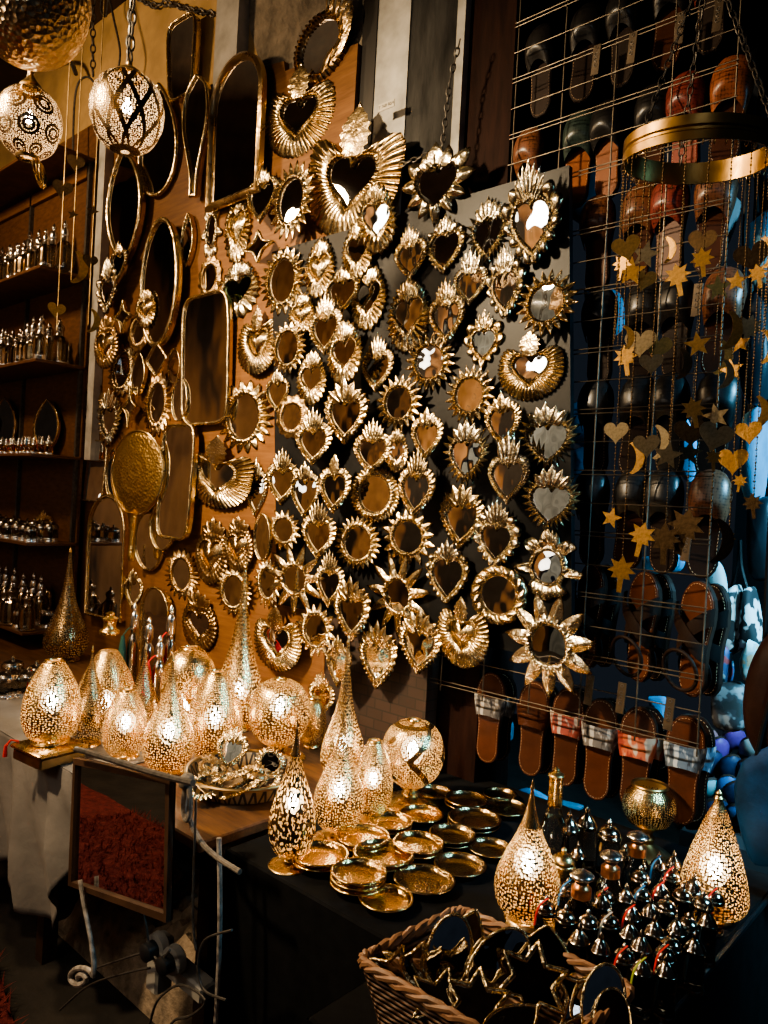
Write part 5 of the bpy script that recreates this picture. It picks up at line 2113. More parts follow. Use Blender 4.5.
rng = random.Random(21)
SPEC = {  # shelf index: (rows of (distance from front edge, kind list, scale range, spacing))
    1: [(0.05, ['square', 'tall'], (0.95, 1.1), 0.08), (0.15, ['tall'], (1.35, 1.55), 0.1)],
    2: [(0.05, ['tall', 'square'], (0.95, 1.15), 0.08), (0.15, ['tall', 'square'], (1.3, 1.45), 0.1)],
    3: [(0.04, ['small'], (1.0, 1.25), 0.05), (0.12, ['small'], (1.2, 1.4), 0.06)],
    4: [(0.05, ['jar'], (1.05, 1.2), 0.088), (0.16, ['jar'], (1.2, 1.3), 0.095)],
    5: [(0.05, ['jar', 'square'], (1.15, 1.35), 0.1), (0.17, ['tall', 'jar'], (1.3, 1.4), 0.105)],
}
SNM = {1: 'top', 2: 'second', 3: 'third', 4: 'fourth', 5: 'lowest'}
KN = {'tall': 'slim glass bottle', 'square': 'faceted glass bottle', 'small': 'tiny amber glass bottle',
      'jar': 'small smoky glass jar'}
todo = []
for si, rows in SPEC.items():
    for ri, (dy, kinds, sc_, sp) in enumerate(rows):
        x = Xe - 0.06 - ri * 0.02
        while True:
            p = Vector((x + rng.uniform(-0.008, 0.008), YF + dy + rng.uniform(-0.006, 0.006), SH[si] + 0.0005))
            pp_ = proj(p)
            if pp_[0] < -14:
                break
            k = rng.choice(kinds)
            rib = None
            if si == 3 and ri == 0 and rng.random() < 0.5:
                rib = rng.choice(['red', 'blue', 'white', 'red'])
            if si == 4 and ri == 0 and rng.random() < 0.28:
                rib = 'red'
            todo.append((si, ri, p, k, rng.uniform(*sc_), rib))
            x -= sp * rng.uniform(0.95, 1.12)
cntr = {}
for si, ri, p, k, s, rib in todo:
    key = (si, ri, k, rib)
    tot = sum(1 for q in todo if (q[0], q[1], q[3], q[5]) == key)
    c_ = cntr.get(key, 0)
    cntr[key] = c_ + 1
    row = 'front' if ri == 0 else 'back'
    lab = KN[k] + ((' and %s ribbon' % rib) if rib else '') + ', %s row of %s shelf' % (row, SNM[si])
    if tot > 1:
        lab += ', ' + ('nearest the shelf end' if c_ == 0 else ORD[c_] + ' from the end')
    bottle(k, p, s, rng.uniform(0, 6), lab, 'bottles on the wall shelves', rib)

# jars standing on the table below the lowest shelf
for i, (px, py) in enumerate([(6, 698), (17, 694), (28, 697), (12, 685), (36, 690), (40, 700)]):
    p = atZ(px, py, TZ + 0.001)
    bottle('jar', p, 1.35, i, 'lidded glass jar on table under the shelves, ' + ['leftmost', 'second from left', 'third from left', 'at the back', 'fifth from left', 'rightmost'][i],
           'jars on the table below the shelves', 'red' if i in (2,) else None)

# small framed mirrors leaning at the back of the shelves
for key, px, py, w, h, si, lab in [('I_vesica', 49, 418, 26, 58, 3, 'thin wire framed almond mirror behind the bottles of the third shelf'),
                                   ('I_vesica', 6, 412, 26, 60, 3, 'wire framed almond mirror at the left end of the third shelf'),
                                   ('Bd', 46, 494, 18, 28, 4, 'small oval brass ornament behind the jars of the fourth shelf'),
                                   ('I_long', 38, 568, 32, 34, 5, 'dark rectangular mirror behind the bottles of the lowest shelf')]:
    c = atY(px, py, D - 0.045)
    W, H = w / ppm(c, Vector((1, 0, 0))), h / ppm(c, Vector((0, 0, 1)))
    root = thing('heart_ornament' if key == 'Bd' else 'small_mirror', lab, 'mirror' if key != 'Bd' else 'wall ornament', (c.x, c.y, SH[si] + H / 2 + 0.001), (0, 0, 0), None, (W, 0.2, H))
    for pn, me in PROTO[key][0]:
        link(pn, me, root)

# ------------------------------------------------------------------ bottles on the black table
caps = [(235, 395, 'dome', 'blue'), (230, 470, 'dome', None), (290, 478, 'dome', None), (342, 482, 'dome', 'white'), (402, 512, 'cone', None), (175, 445, 'dome', 'red'),
        (295, 372, 'collar', None), (270, 528, 'cone', None), (325, 550, 'cone', None), (378, 572, 'dome', 'red'), (440, 606, 'cone', 'green'), (482, 566, 'dome', 'red'),
        (520, 545, 'dome', None), (440, 545, 'cone', None), (468, 505, 'cone', None), (432, 410, 'dome', 'blue'), (455, 455, 'cone', None), (497, 442, 'dome', None),
        (545, 412, 'dome', None), (573, 392, 'cone', None), (622, 415, 'dome', 'red'), (562, 490, 'dome', None), (525, 500, 'cone', None), (592, 430, 'dome', None),
        (482, 400, 'cone', 'red'), (428, 362, 'dome', None), (495, 352, 'dome', 'red'), (352, 330, 'collar', None), (452, 272, 'collar', None), (388, 305, 'dome', None),
        (345, 245, 'dome', None), (405, 462, 'cone', 'red'), (340, 418, 'dome', 'red'), (312, 430, 'cone', None), (375, 410, 'cone', None), (262, 300, 'cone', None),
        (515, 325, 'cone', None), (460, 330, 'cone', 'blue'), (285, 215, 'cone', None), (238, 225, 'cone', None), (560, 545, 'cone', None), (600, 480, 'cone', None), (490, 610, 'cone', None)]
CAPN = {'dome': 'smoky glass bottle with domed silver cap', 'cone': 'smoky glass bottle with pointed silver cap', 'collar': 'round glass bottle with copper collar and flat stopper'}
lst = []
for cx, cy, k, rib in caps:
    px, py = 480 + cx / 2.667, 740 + cy / 2.667
    s = 1.0 if k != 'collar' else 1.15
    h = {'dome': 0.080, 'cone': 0.086, 'collar': 0.118}[k] * s
    if cy < 260:
        s *= 1.35
        h *= 1.35
    p = atZ(px, py, BZ + h)
    lst.append([p.x, p.y, k, rib, s, px, py])
# push overlapping neighbours apart
for it in range(80):
    for i in range(len(lst)):
        for j in range(i):
            a, b = lst[i], lst[j]
            dx, dy = a[0] - b[0], a[1] - b[1]
            d_ = math.hypot(dx, dy) + 1e-6
            need = 0.021 * (a[4] + b[4]) * (1.12 if 'collar' in (a[2], b[2]) else 1.0)
            if d_ < need:
                q_ = (need - d_) / 2 / d_
                a[0] += dx * q_; a[1] += dy * q_
                b[0] -= dx * q_; b[1] -= dy * q_
cnt = {}
lst.sort(key=lambda a: a[0] * 0.74 + a[1] * 0.67)
for x, y, k, rib, s, px, py in lst:
    key = (k, rib)
    tot = sum(1 for q in lst if (q[2], q[3]) == key)
    c_ = cnt.get(key, 0)
    cnt[key] = c_ + 1
    lab = CAPN[k] + ((' and %s ribbon' % rib) if rib else '') + ' on black table'
    if tot > 1:
        lab += ', ' + ordinal(c_, tot)
    bottle(k, (x, y, BZ + 0.001), s, c_ * 1.3 if not rib else 0.7, lab, 'small bottles on the black table', rib)

# tall bottle with a brass sleeved neck
c = atZ(551, 872, BZ)
s_ = ppm(c, Vector((0, 0, 1)))
H = 105 / s_
root = thing('tall_bottle', 'tall clear glass bottle with long brass capped neck behind the drop lamp', 'bottle', (c.x, c.y, BZ + 0.001))
m = MB(); m.lathe(catmull([(0, 0.003), (0.040, 0.003), (0.042, H * 0.12), (0.038, H * 0.34), (0.026, H * 0.5), (0.016, H * 0.62), (0.014, H * 0.74), (0, H * 0.74)], 4), 24)
m.build('glass_body', M_GL, root)
m = MB(); m.lathe(catmull([(0.0165, H * 0.63), (0.018, H * 0.66), (0.0175, H * 0.9), (0.021, H * 0.91), (0.019, H * 0.93), (0.006, H * 0.96), (0.008, H * 0.975), (0.0004, H * 1.0)], 3), 20)
m.build('brass_neck', M_BRASS, root)
m = MB(); m.lathe([(0, 0), (0.043, 0), (0.043, 0.012), (0.041, 0.014)], 24)
m.build('metal_base', M_BRASSD, root)
# brass jar beside it
c = atZ(562, 888, BZ)
root = thing('brass_jar', 'small round brass jar with lid behind the front bottles', 'jar', (c.x, c.y, BZ + 0.001))
m = MB(); m.lathe(catmull([(0, 0), (0.026, 0), (0.03, 0.02), (0.03, 0.05), (0.024, 0.06), (0.0, 0.06)], 3), 20)
m.build('jar_body', M_BRASS, root)
m = MB(); m.lathe(catmull([(0.027, 0.058), (0.027, 0.066), (0.018, 0.078), (0.005, 0.084), (0.007, 0.09), (0.0004, 0.096)], 3), 20)
m.build('lid', M_BRASS, root)
# tall tasselled perfume bottles at the back left of the brown table
for px, by, ty, col, lab in [(146, 690, 612, None, 'ornate silver perfume bottle with ball top behind the lamps'), (167, 700, 600, 'red', 'silver perfume bottle with long red tassel before the arched mirror'),
                             (131, 688, 598, 'green', 'silver perfume bottle with dark green tassel beside the arched mirror'), (157, 704, 630, 'red', 'short silver bottle with dark red tassel between the perfume bottles')]:
    c = atZ(px, by, TZ + 0.02)
    s_ = ppm(c, Vector((0, 0, 1)))
    H = (by - ty) / s_
    root = thing('perfume_bottle', lab, 'bottle', (c.x, c.y, TZ + 0.001), (0, 0, 0), 'tasselled perfume bottles')
    m = MB(); m.lathe(catmull([(0, 0), (0.030, 0), (0.032, 0.01), (0.026, H * 0.2), (0.027, H * 0.5), (0.022, H * 0.6), (0.013, H * 0.66), (0.013, H * 0.72), (0, H * 0.72)], 3), 18)
    m.build('bottle_body', M_SILVD, root)
    m = MB(); m.lathe(catmull([(0.016, H * 0.7), (0.019, H * 0.74), (0.017, H * 0.86), (0.009, H * 0.9), (0.011, H * 0.95), (0.0004, H)], 3), 16)
    m.build('stopper', M_SILV, root)
    if col:
        mt = {'red': M_RIB['red'], 'green': simple('dark green thread', (0.012, 0.07, 0.05), 0.7)}[col]
        m = MB(); m.lathe([(0.0004, H * 0.62), (0.007, H * 0.64), (0.009, H * 0.60), (0.015, H * 0.5), (0.018, H * 0.2), (0.0, H * 0.2)][::-1], 12, (-0.005 if px != 167 else 0.006, -0.046, 0))
        m.tube([(0, -0.012, H * 0.74), (-0.003, -0.03, H * 0.7), (-0.005 if px != 167 else 0.006, -0.046, H * 0.64)], 0.0025, 6)
        m.build('tassel', mt, root)
# ------------------------------------------------------------------ wire grid
gx1 = atY(738, 0, D).x
gstep = (gx1 - atY(517, 0, D).x) / 4
ZB = atY(672, 745, D).z
gz0 = atY(732, 60, D).z
gst = (gz0 - atY(673, 742, D).z) / 20
root = thing('wire_grid', 'tall rusty wire display grid right of the black board', 'rack', (gx1, D + 0.018, 0))
ztop = atY(517, 182, D).z - 0.25
NV = 7
for i in range(NV):
    x = -i * gstep
    m = MB()
    m.tube([(x, 0.004, ZB - 0.02), (x, 0.004, 4.0 if i < 5 else ztop)], 0.0024, 6)
    m.build('vertical_wire', M_WIRE, root)
k = -14
zt = []
for k in range(-12, 21):
    z = gz0 - k * gst
    for dz in ((0.006, -0.006) if k % 2 == 0 else (0,)):
        m = MB()
        m.tube([(0.006, -0.002, z + dz), (-((NV - 1) if z < ztop else 4) * gstep - 0.01, -0.002, z + dz)], 0.0018, 6)
        m.build('horizontal_wire', M_WIRE, root)

# ------------------------------------------------------------------ slippers
def hw(s):
    """half width of a sole along its length, heel at 0, toe at 1"""
    pts = [(0, 0.0), (0.015, 0.35), (0.06, 0.62), (0.14, 0.74), (0.3, 0.70), (0.45, 0.72), (0.62, 0.92), (0.75, 1.0), (0.87, 0.88), (0.95, 0.6), (0.985, 0.35), (1, 0.0)]
    for a, b in zip(pts, pts[1:]):
        if s <= b[0]:
            q = (s - a[0]) / (b[0] - a[0])
            return (a[1] + (b[1] - a[1]) * q) * 0.052
    return 0


LEN = 0.29
SS = [0, 0.015, 0.04, 0.08, 0.14, 0.22, 0.32, 0.42, 0.52, 0.62, 0.7, 0.78, 0.86, 0.92, 0.96, 0.985, 1]


def outline(k=1.0):
    r = [(hw(s) * k, s * LEN) for s in SS]
    l = [(-x, z) for x, z in r[::-1][1:-1]]
    cz = LEN / 2
    return [(x, (z - cz) * (1 - (1 - k) * 0.35) + cz) for x, z in r + l]


def leather(name, col, dark=0.55, rough=0.42):
    t = NT(name)
    v = t.coord('Object')
    n = t.noise(v, 14, 5)
    t.lk(t.ramp(n, [(0.3, tuple(c * dark for c in col)), (0.7, col)]), t.p.inputs['Base Color'])
    t.p.inputs['Roughness'].default_value = rough
    t.p.inputs['Specular IOR Level'].default_value = 0.12
    t.bump(t.noise(v, 160, 3), 0.25, 0.002)
    return t.m


def patterned(name, c1, c2, c3, scale=55, vs=(1, 1, 0.35)):
    t = NT(name)
    v = t.coord('Object', vs)
    n = t.noise(v, scale, 2, 0.5)
    t.lk(t.ramp(n, [(0.40, c1), (0.46, c2), (0.54, c2), (0.58, c3)]), t.p.inputs['Base Color'])
    t.p.inputs['Roughness'].default_value = 0.8
    return t.m


def scaly(name, col):
    t = NT(name)
    v = t.coord('Object')
    d = t.voro(v, 130, 0.35)
    t.lk(t.ramp(d, [(0.0, tuple(min(1, c * 1.3) for c in col)), (0.55, col), (0.75, tuple(c * 0.15 for c in col))]), t.p.inputs['Base Color'])
    t.p.inputs['Roughness'].default_value = 0.35
    t.bump(d, -0.5, 0.004)
    return t.m


LE = {'tan': leather('tan leather', (0.10, 0.034, 0.017)), 'brown': leather('brown leather', (0.075, 0.027, 0.015)), 'dark': leather('dark brown leather', (0.022, 0.012, 0.009), 0.55, 0.55),
      'black': leather('black leather', (0.008, 0.007, 0.007), 0.6, 0.4), 'orange': leather('orange leather', (0.26, 0.085, 0.028)), 'red': leather('red leather', (0.22, 0.045, 0.028))}
PT = {'grey': patterned('grey zebra weave', (0.42, 0.40, 0.38), (0.12, 0.11, 0.11), (0.035, 0.03, 0.03)), 'redw': patterned('red zebra weave', (0.40, 0.34, 0.30), (0.25, 0.05, 0.035), (0.09, 0.03, 0.025)),
      'fire': patterned('orange red weave', (0.50, 0.42, 0.34), (0.45, 0.11, 0.05), (0.26, 0.04, 0.03), 40), 'blue': patterned('blue white weave', (0.45, 0.48, 0.52), (0.10, 0.14, 0.20), (0.03, 0.035, 0.05))}
SC = {'orange': scaly('orange scaly leather', (0.26, 0.08, 0.028)), 'red': scaly('dark red scaly leather', (0.15, 0.03, 0.022)), 'green': scaly('dark green scaly leather', (0.025, 0.04, 0.035)),
      'black': scaly('black scaly leather', (0.012, 0.011, 0.011)), 'brown': scaly('brown scaly leather', (0.14, 0.055, 0.028))}
M_SOLE = leather('dark sole edge', (0.035, 0.022, 0.017), 0.6, 0.4)
M_STITCH = simple('pale stitching', (0.42, 0.28, 0.17), 0.8)
_cache = {}


def slipper_parts(kind, top, strap):
    key = (kind, top, strap)
    if key in _cache:
        return _cache[key]
    P = []
    m = MB()
    m.prism([(x, 0.012, z) for x, z in outline(1.0)][::-1], (0, -0.012, 0))
    P.append(('sole', m.mesh('sole', M_SOLE, False)))
    m = MB()
    o1, o2 = outline(0.97), outline(0.9)
    b = m.grid([[(x, 0.0, z) for x, z in o1][::-1], [(x * 0.985, -0.003, z) for x, z in o1][::-1], [(x, -0.0035, z) for x, z in o2][::-1]], closed=True)
    m.poly([(x, -0.0035, z) for x, z in o2])
    P.append(('insole', m.mesh('insole', LE[top], False)))
    m = MB()
    st = outline(0.87)
    n = len(st)
    for i in range(n):
        a, c_ = Vector((st[i][0], -0.0042, st[i][1])), Vector((st[(i + 1) % n][0], -0.0042, st[(i + 1) % n][1]))
        k = max(1, int((c_ - a).length / 0.007))
        for j in range(k):
            p, q = a.lerp(c_, (j + 0.15) / k), a.lerp(c_, (j + 0.7) / k)
            m.tube([p, q], 0.0008, 3)
    P.append(('stitching', m.mesh('stitching', M_STITCH, False)))
    if kind == 'sandal':
        m = MB()
        rows = []
        for j in range(9):
            s = 0.50 + 0.26 * j / 8
            row = []
            for i in range(15):
                a = pi * i / 14
                bow = 0.02 * sin(a)
                row.append((-cos(a) * (hw(s) + 0.003), -0.002 - 0.026 * sin(a) ** 0.8, (s * LEN) + (0.012 if j < 4 else -0.006) * sin(a)))
            rows.append(row)
        m.grid(rows)
        P.append(('strap', m.mesh('strap', PT.get(strap) or LE[strap])))
    elif kind == 'cross':
        m = MB()
        for sgn in (1, -1):
            rows = []
            for i in range(17):
                a = pi * i / 16
                s = 0.56 + 0.16 * cos(a) * sgn
                c0 = (-cos(a) * (hw(s) + 0.003), -0.002 - (0.036 + 0.003 * sgn) * sin(a) ** 0.8)
                rows.append([(c0[0], c0[1], s * LEN - 0.022), (c0[0], c0[1] - 0.002, s * LEN), (c0[0], c0[1], s * LEN + 0.022)])
            m.grid(rows)
        P.append(('cross_strap', m.mesh('cross_strap', LE[strap])))
        m = MB()
        pts = [(0.05 * cos(2 * pi * i / 24), -0.045 - 0.012 * sin(2 * pi * i / 24), 0.07 + 0.05 * sin(2 * pi * i / 24)) for i in range(24)]
        m.tube(pts, 0.005, 6, True)
        P.append(('ankle_strap', m.mesh('ankle_strap', LE[strap])))
    else:   # babouche: closed toe
        m = MB()
        rows = []
        for j in range(15):
            q = j / 14
            s = 0.46 + 0.535 * q
            hgt = 0.05 * (1 - q ** 2.5) ** 0.6 * (0.55 + 0.45 * min(1, q * 4))
            row = []
            for i in range(17):
                a = pi * i / 16
                x = -cos(a) * (hw(s) + 0.002)
                row.append((x, -0.001 - hgt * sin(a) ** 0.75, s * LEN + 0.035 * (1 - q) * sin(a) ** 2))
            rows.append(row)
        m.grid(rows)
        P.append(('toe_upper', m.mesh('toe_upper', SC.get(strap) or LE[strap])))
    _cache[key] = P
    return P


def slipper(kind, top, strap, px, bottom, lab, y=None, spin=0.0, yaw=0.0, s=1.0, group='slippers hanging behind the wire grid', pitch=0.0):
    y = y if y is not None else D + 0.05
    c = atY(px, bottom, y)
    root = thing('babouche_slipper' if kind == 'babouche' else 'leather_sandal', lab, 'shoe', c, (pitch, spin, yaw), group, (s, s, s))
    for pn, me in slipper_parts(kind, top, strap):
        link(pn, me, root)
    return root


# bottom row: six slide sandals in front, the fellow of each behind
bot = [(486, 763, 'tan', 'grey', 'grey zebra strap'), (529, 776, 'brown', 'brown', 'plain brown strap'), (563, 786, 'brown', 'redw', 'dark red and white strap'),
       (595, 800, 'tan', 'grey', 'black and grey zebra strap'), (632, 812, 'brown', 'fire', 'orange red strap'), (679, 825, 'tan', 'blue', 'blue grey patterned strap')]
for i, (px, b, top, st, d_) in enumerate(bot):
    slipper('sandal', top, st, px, b, 'brown slide sandal with %s, bottom row, %s front sandal' % (d_, ordinal(i, 6)), D + 0.075, 0.02, 0.12)
    slipper('sandal', 'dark', st, px + 11, b - 2, 'rear sandal of the %s pair in the bottom row' % (['leftmost', 'second', 'third', 'fourth', 'fifth', 'rightmost'][i]), D + 0.14, 0.0, 0.25)
# second row: larger brown sandals with ankle straps
for i, (px, b) in enumerate([(585, 668), (637, 682), (690, 697)]):
    slipper('cross', ['brown', 'tan', 'tan'][i], 'dark', px, b, 'brown cross strap sandal above the bottom row, %s' % ['leftmost', 'middle one', 'rightmost'][i], D + 0.085, 0.03, -0.35, 1.06)
    slipper('cross', 'dark', 'black', px + 16, b - 1, 'dark rear sandal of the %s cross strap pair' % ['leftmost', 'middle', 'rightmost'][i], D + 0.18, 0.02, -0.45, 1.06)
rows_ = [
    (572, [(590, 'dark', 'black'), (625, 'brown', 'black'), (662, 'dark', 'black'), (700, 'dark', 'brown')], 'fifth row'),
    (478, [(594, 'dark', 'black'), (630, 'dark', 'black'), (668, 'black', 'black'), (708, 'dark', 'black')], 'fourth row'),
    (384, [(598, 'dark', 'black'), (636, 'dark', 'black'), (674, 'dark', 'black'), (714, 'brown', 'brown')], 'third row'),
    (286, [(596, 'tan', 'brown'), (632, 'brown', 'brown'), (668, 'tan', 'red'), (706, 'brown', 'brown')], 'second row'),
    (190, [(528, 'orange', 'brown'), (573, 'orange', 'green'), (606, 'orange', 'black'), (645, 'brown', 'black'), (684, 'red', 'red'), (722, 'brown', 'orange')], 'upper row'),
    (80, [(540, 'dark', 'black'), (580, 'dark', 'black'), (622, 'dark', 'black'), (664, 'brown', 'black'), (710, 'dark', 'red')], 'topmost row'),
]
CN = {'tan': 'tan', 'brown': 'brown', 'dark': 'dark brown', 'black': 'black', 'orange': 'orange', 'red': 'reddish', 'green': 'dark green'}
for b, lst_, nm in rows_:
    slope = -0.29 if b < 300 else (0.0 if b < 480 else 0.12)
    for i, (px, top, st) in enumerate(lst_):
        bb = b + (px - 640) * ((b - 462) / 1020.0)
        lab = '%s babouche with %s toe, %s behind grid, %s' % (CN[top], CN[st], nm, ordinal(i, len(lst_)))
        slipper('babouche', top, st, px, bb, lab, D + 0.085, 0.06 if i % 2 else -0.03, 0.2 if i % 2 else -0.1)

# size tags clipped on the wires
M_TAG = simple('worn brass tag', (0.085, 0.06, 0.038), 0.45, 0.5, 30, 0.3)
tagpos = [(589, 690, 'dull brass size tag above the fourth bottom sandal'), (621, 698, 'dull brass size tag above the fifth bottom sandal'), (669, 714, 'dull brass size tag above the rightmost bottom sandal'),
          (596, 60, 'dark size tag on the upper grid wires, leftmost of four'), (632, 48, 'dark size tag on the upper grid wires, second of four'), (680, 28, 'dark size tag on the upper grid wires, third of four'),
          (718, 15, 'dark size tag on the upper grid wires, rightmost of four'), (697, 300, 'bright size tag on the grid behind the hanging brass charms'), (686, 545, 'dark size tag at the right grid edge above the cross strap sandals')]
for px, py, lab in tagpos:
    c = atY(px, py, D + 0.0125)
    root = thing('size_tag', lab, 'tag', c, (0, 0.06, 0), 'size tags on the wire grid')
    m = MB()
    m.box((0, 0, 0), (0.024, 0.0025, 0.085), None, 0.001)
    m.build('plate', M_TAG, root, smooth=False)
    m = MB()
    for k in range(3):
        m.tube([(0.005 * cos(a), -0.0022, 0.014 - k * 0.014 + 0.0045 * sin(a)) for a in [0.6 + j * 0.5 for j in range(11)]], 0.001, 4)
    m.tube([(0.004 * cos(a), -0.002, 0.034 + 0.004 * sin(a)) for a in [j * pi / 6 for j in range(12)]], 0.0008, 4, True)
    m.build('embossed_marks', M_IRON, root)

# ------------------------------------------------------------------ hanging brass charms on a ring
def charm_outline(kind):
    if kind == 'heart':
        return [(heart(2 * pi * i / 40) * sin(2 * pi * i / 40) * 0.5, heart(2 * pi * i / 40) * cos(2 * pi * i / 40) * 0.5) for i in range(40)]
    if kind == 'star':
        return [((0.55 if i % 2 == 0 else 0.24) * sin(pi * i / 5), (0.55 if i % 2 == 0 else 0.24) * cos(pi * i / 5)) for i in range(10)]
    if kind == 'moon':
        o = [(0.35 + 0.0 - 0.62 * cos(a) * -1 - 0.35, 0.62 * sin(a)) for a in [(-75 + 150 * i / 16) * pi / 180 for i in range(17)]]
        o += [(0.16 + 0.0 + 0.42 * cos(a) - 0.26, 0.60 * sin(a)) for a in [(75 - 150 * i / 16) * pi / 180 for i in range(1, 16)]]
        return o
    # leaf / little angel
    h = [(0.0, 0.6), (0.13, 0.36), (0.40, 0.44), (0.27, 0.2), (0.50, 0.04), (0.25, 0.0), (0.33, -0.2), (0.10, -0.18), (0.08, -0.68), (-0.08, -0.68)]
    return h + [(-x, z) for x, z in h[::-1] if x > 0 and z > -0.5]


_cm = {}
M_CH = brass('charm brass', (0.56, 0.32, 0.10), 0.38, 45, 0.25, 0.003, 0.6)
M_CHS = brass('charm silver brass', (0.40, 0.31, 0.18), 0.4, 45, 0.25, 0.003, 0.6)
M_CHD = brass('charm dark brass', (0.10, 0.065, 0.035), 0.4, 45, 0.25, 0.003, 0.5)


def charm_mesh(kind, mat):
    key = (kind, mat.name)
    if key not in _cm:
        o = charm_outline(kind)
        m = MB()
        pts = [(x, -0.012, z) for x, z in o]
        ar = sum(a[0] * b[1] - b[0] * a[1] for a, b in zip(o, o[1:] + o[:1]))
        if ar < 0:
            pts = pts[::-1]
        m.prism(pts[::-1], (0, 0.024, 0))
        _cm[key] = m.mesh(kind + '_charm', mat, False)
    return _cm[key]


MD = 1.38
rc = atD(698, 152, MD)
RR = 0.128
TILT = radians(7)
ring_root = thing('charm_mobile', 'large brass ring hung with chains of brass hearts, stars and moons', 'mobile', rc, (0, 0, 0))
tm = Matrix.Rotation(TILT, 3, Vector((RGT.x, RGT.y, 0)))
# rotate so the front edge drops slightly in view
m = MB()
prof = [(RR - 0.003, -0.020), (RR + 0.002, -0.020), (RR + 0.003, -0.006), (RR + 0.0, -0.003), (RR + 0.0, 0.001), (RR + 0.003, 0.004), (RR + 0.003, 0.020), (RR - 0.003, 0.020), (RR - 0.003, -0.020)]
m.lathe(prof, 72, (0, 0, 0), tm)
m.build('ring_band', brass('ring bronze', (0.42, 0.25, 0.085), 0.33, 30, 0.2, 0.003, 0.4), ring_root, sharp=30)
m = MB()
for i in range(3):
    a = 2.2 + i * 2 * pi / 3
    chainpath(m, tm @ Vector((RR * cos(a), RR * sin(a), 0.015)), (0, 0, 0.36), 0.022, 0.0014, 0.0055)
chainpath(m, (0, 0, 0.36), (0, 0, 4.195 - rc.z), 0.025, 0.0016, 0.006)
m.build('hanger_chain', M_IRON, ring_root)
m = MB()
for i in range(44):
    a = 2 * pi * i / 44
    p = tm @ Vector((RR * cos(a), RR * sin(a), -0.024))
    m.tube([p + Vector((0.004 * cos(b) * cos(a), 0.004 * cos(b) * sin(a), 0.005 * sin(b))) for b in [k * pi / 4 for k in range(8)]], 0.0008, 4, True)
m.build('jump_rings', M_BRASSD, ring_root)

CH = [(629, 249, 'heart', 22, 0), (650, 255, 'star', 24, 1), (665, 251, 'moon', 20, 0), (633, 272, 'star', 25, 0), (648, 281, 'heart', 19, 0), (623, 266, 'leaf', 19, 0),
      (687, 279, 'leaf', 24, 0), (699, 261, 'leaf', 21, 0), (701, 243, 'heart', 22, 2), (716, 288, 'star', 22, 0), (735, 281, 'star', 18, 0), (749, 258, 'heart', 27, 2), (762, 254, 'moon', 24, 0), (755, 275, 'leaf', 18, 0),
      (624, 338, 'moon', 18, 0), (627, 359, 'leaf', 22, 0), (642, 344, 'heart', 24, 1), (661, 348, 'heart', 22, 0), (674, 363, 'moon', 24, 2), (694, 344, 'star', 22, 0), (719, 329, 'moon', 30, 0), (706, 356, 'moon', 26, 0),
      (750, 330, 'leaf', 24, 1), (758, 347, 'moon', 26, 0), (729, 370, 'star', 20, 0), (714, 373, 'moon', 22, 1), (742, 343, 'star', 17, 0), (646, 364, 'heart', 18, 1),
      (616, 433, 'heart', 19, 1), (626, 458, 'moon', 24, 0), (642, 446, 'heart', 20, 1), (654, 442, 'moon', 26, 1), (663, 455, 'star', 24, 1), (688, 433, 'heart', 24, 2), (688, 411, 'leaf', 22, 0), (716, 416, 'star', 22, 1),
      (720, 438, 'heart', 26, 1), (699, 453, 'star', 22, 2), (751, 412, 'moon', 26, 0), (748, 433, 'heart', 20, 0), (736, 462, 'heart', 23, 0), (711, 459, 'leaf', 15, 0), (736, 482, 'leaf', 13, 0),
      (615, 518, 'star', 18, 0), (634, 538, 'leaf', 25, 0), (619, 573, 'leaf', 26, 0), (660, 542, 'leaf', 30, 2), (690, 530, 'leaf', 34, 2), (710, 540, 'moon', 34, 2), (728, 540, 'leaf', 14, 0), (752, 505, 'leaf', 18, 2)]
SN = 22
strands = []
for i in range(SN):
    a = 2 * pi * (i + 0.3) / SN
    p = rc + tm @ Vector((RR * cos(a), RR * sin(a), -0.02))
    strands.append([p, i, []])
MT3 = [M_CH, M_CHS, M_CHD]
for e in CH:
    px, py = e[0], e[1]
    best, bd = None, 1e9
    for s in strands:
        # image x of the vertical strand at this row
        q = s[0]
        z_ = atD(px, py, proj(q)[2]).z
        xx = proj(Vector((q.x, q.y, z_)))[0]
        dd = abs(xx - px)
        # hearts with a dark face hang at the back
        dep = proj(q)[2]
        dd += (4 if (e[4] == 2) == (dep < MD) else 0)
        for c_ in s[2]:
            if abs(c_[2] - z_) < 0.035:
                dd += 30
        if dd < bd:
            best, bd = (s, z_), dd
    best[0][2].append((px, py, best[1], e))
rng = random.Random(4)
for p, i, lst_ in strands:
    loc = p - rc
    zlow = min([c_[2] for c_ in lst_] + [rc.z - 0.35]) - rc.z
    m = MB()
    n_ = int((loc.z - zlow) / 0.0055)
    for k in range(n_):
        z = loc.z - k * 0.0055
        r_ = 0.0017 if k % 2 else 0.0009
        m.lathe([(0.0003, z - 0.0027), (r_, z - 0.0012), (r_, z + 0.0012), (0.0003, z + 0.0027)], 5, (loc.x, loc.y, 0))
    st = m.build('bead_chain', M_CHD, ring_root)
    for px, py, z, e in lst_:
        s = 1.12 * e[3] * proj(Vector((p.x, p.y, z)))[2] / F
        o = link(e[2] + '_charm', charm_mesh(e[2], MT3[e[4]]), st, (loc.x, loc.y - 0.003, z - rc.z))
        o.scale = (s, 0.05, s)
        # charms face the viewer more or less
        o.rotation_euler = (0, rng.uniform(-0.25, 0.25), YAW - 0.42 + rng.uniform(-0.35, 0.35))
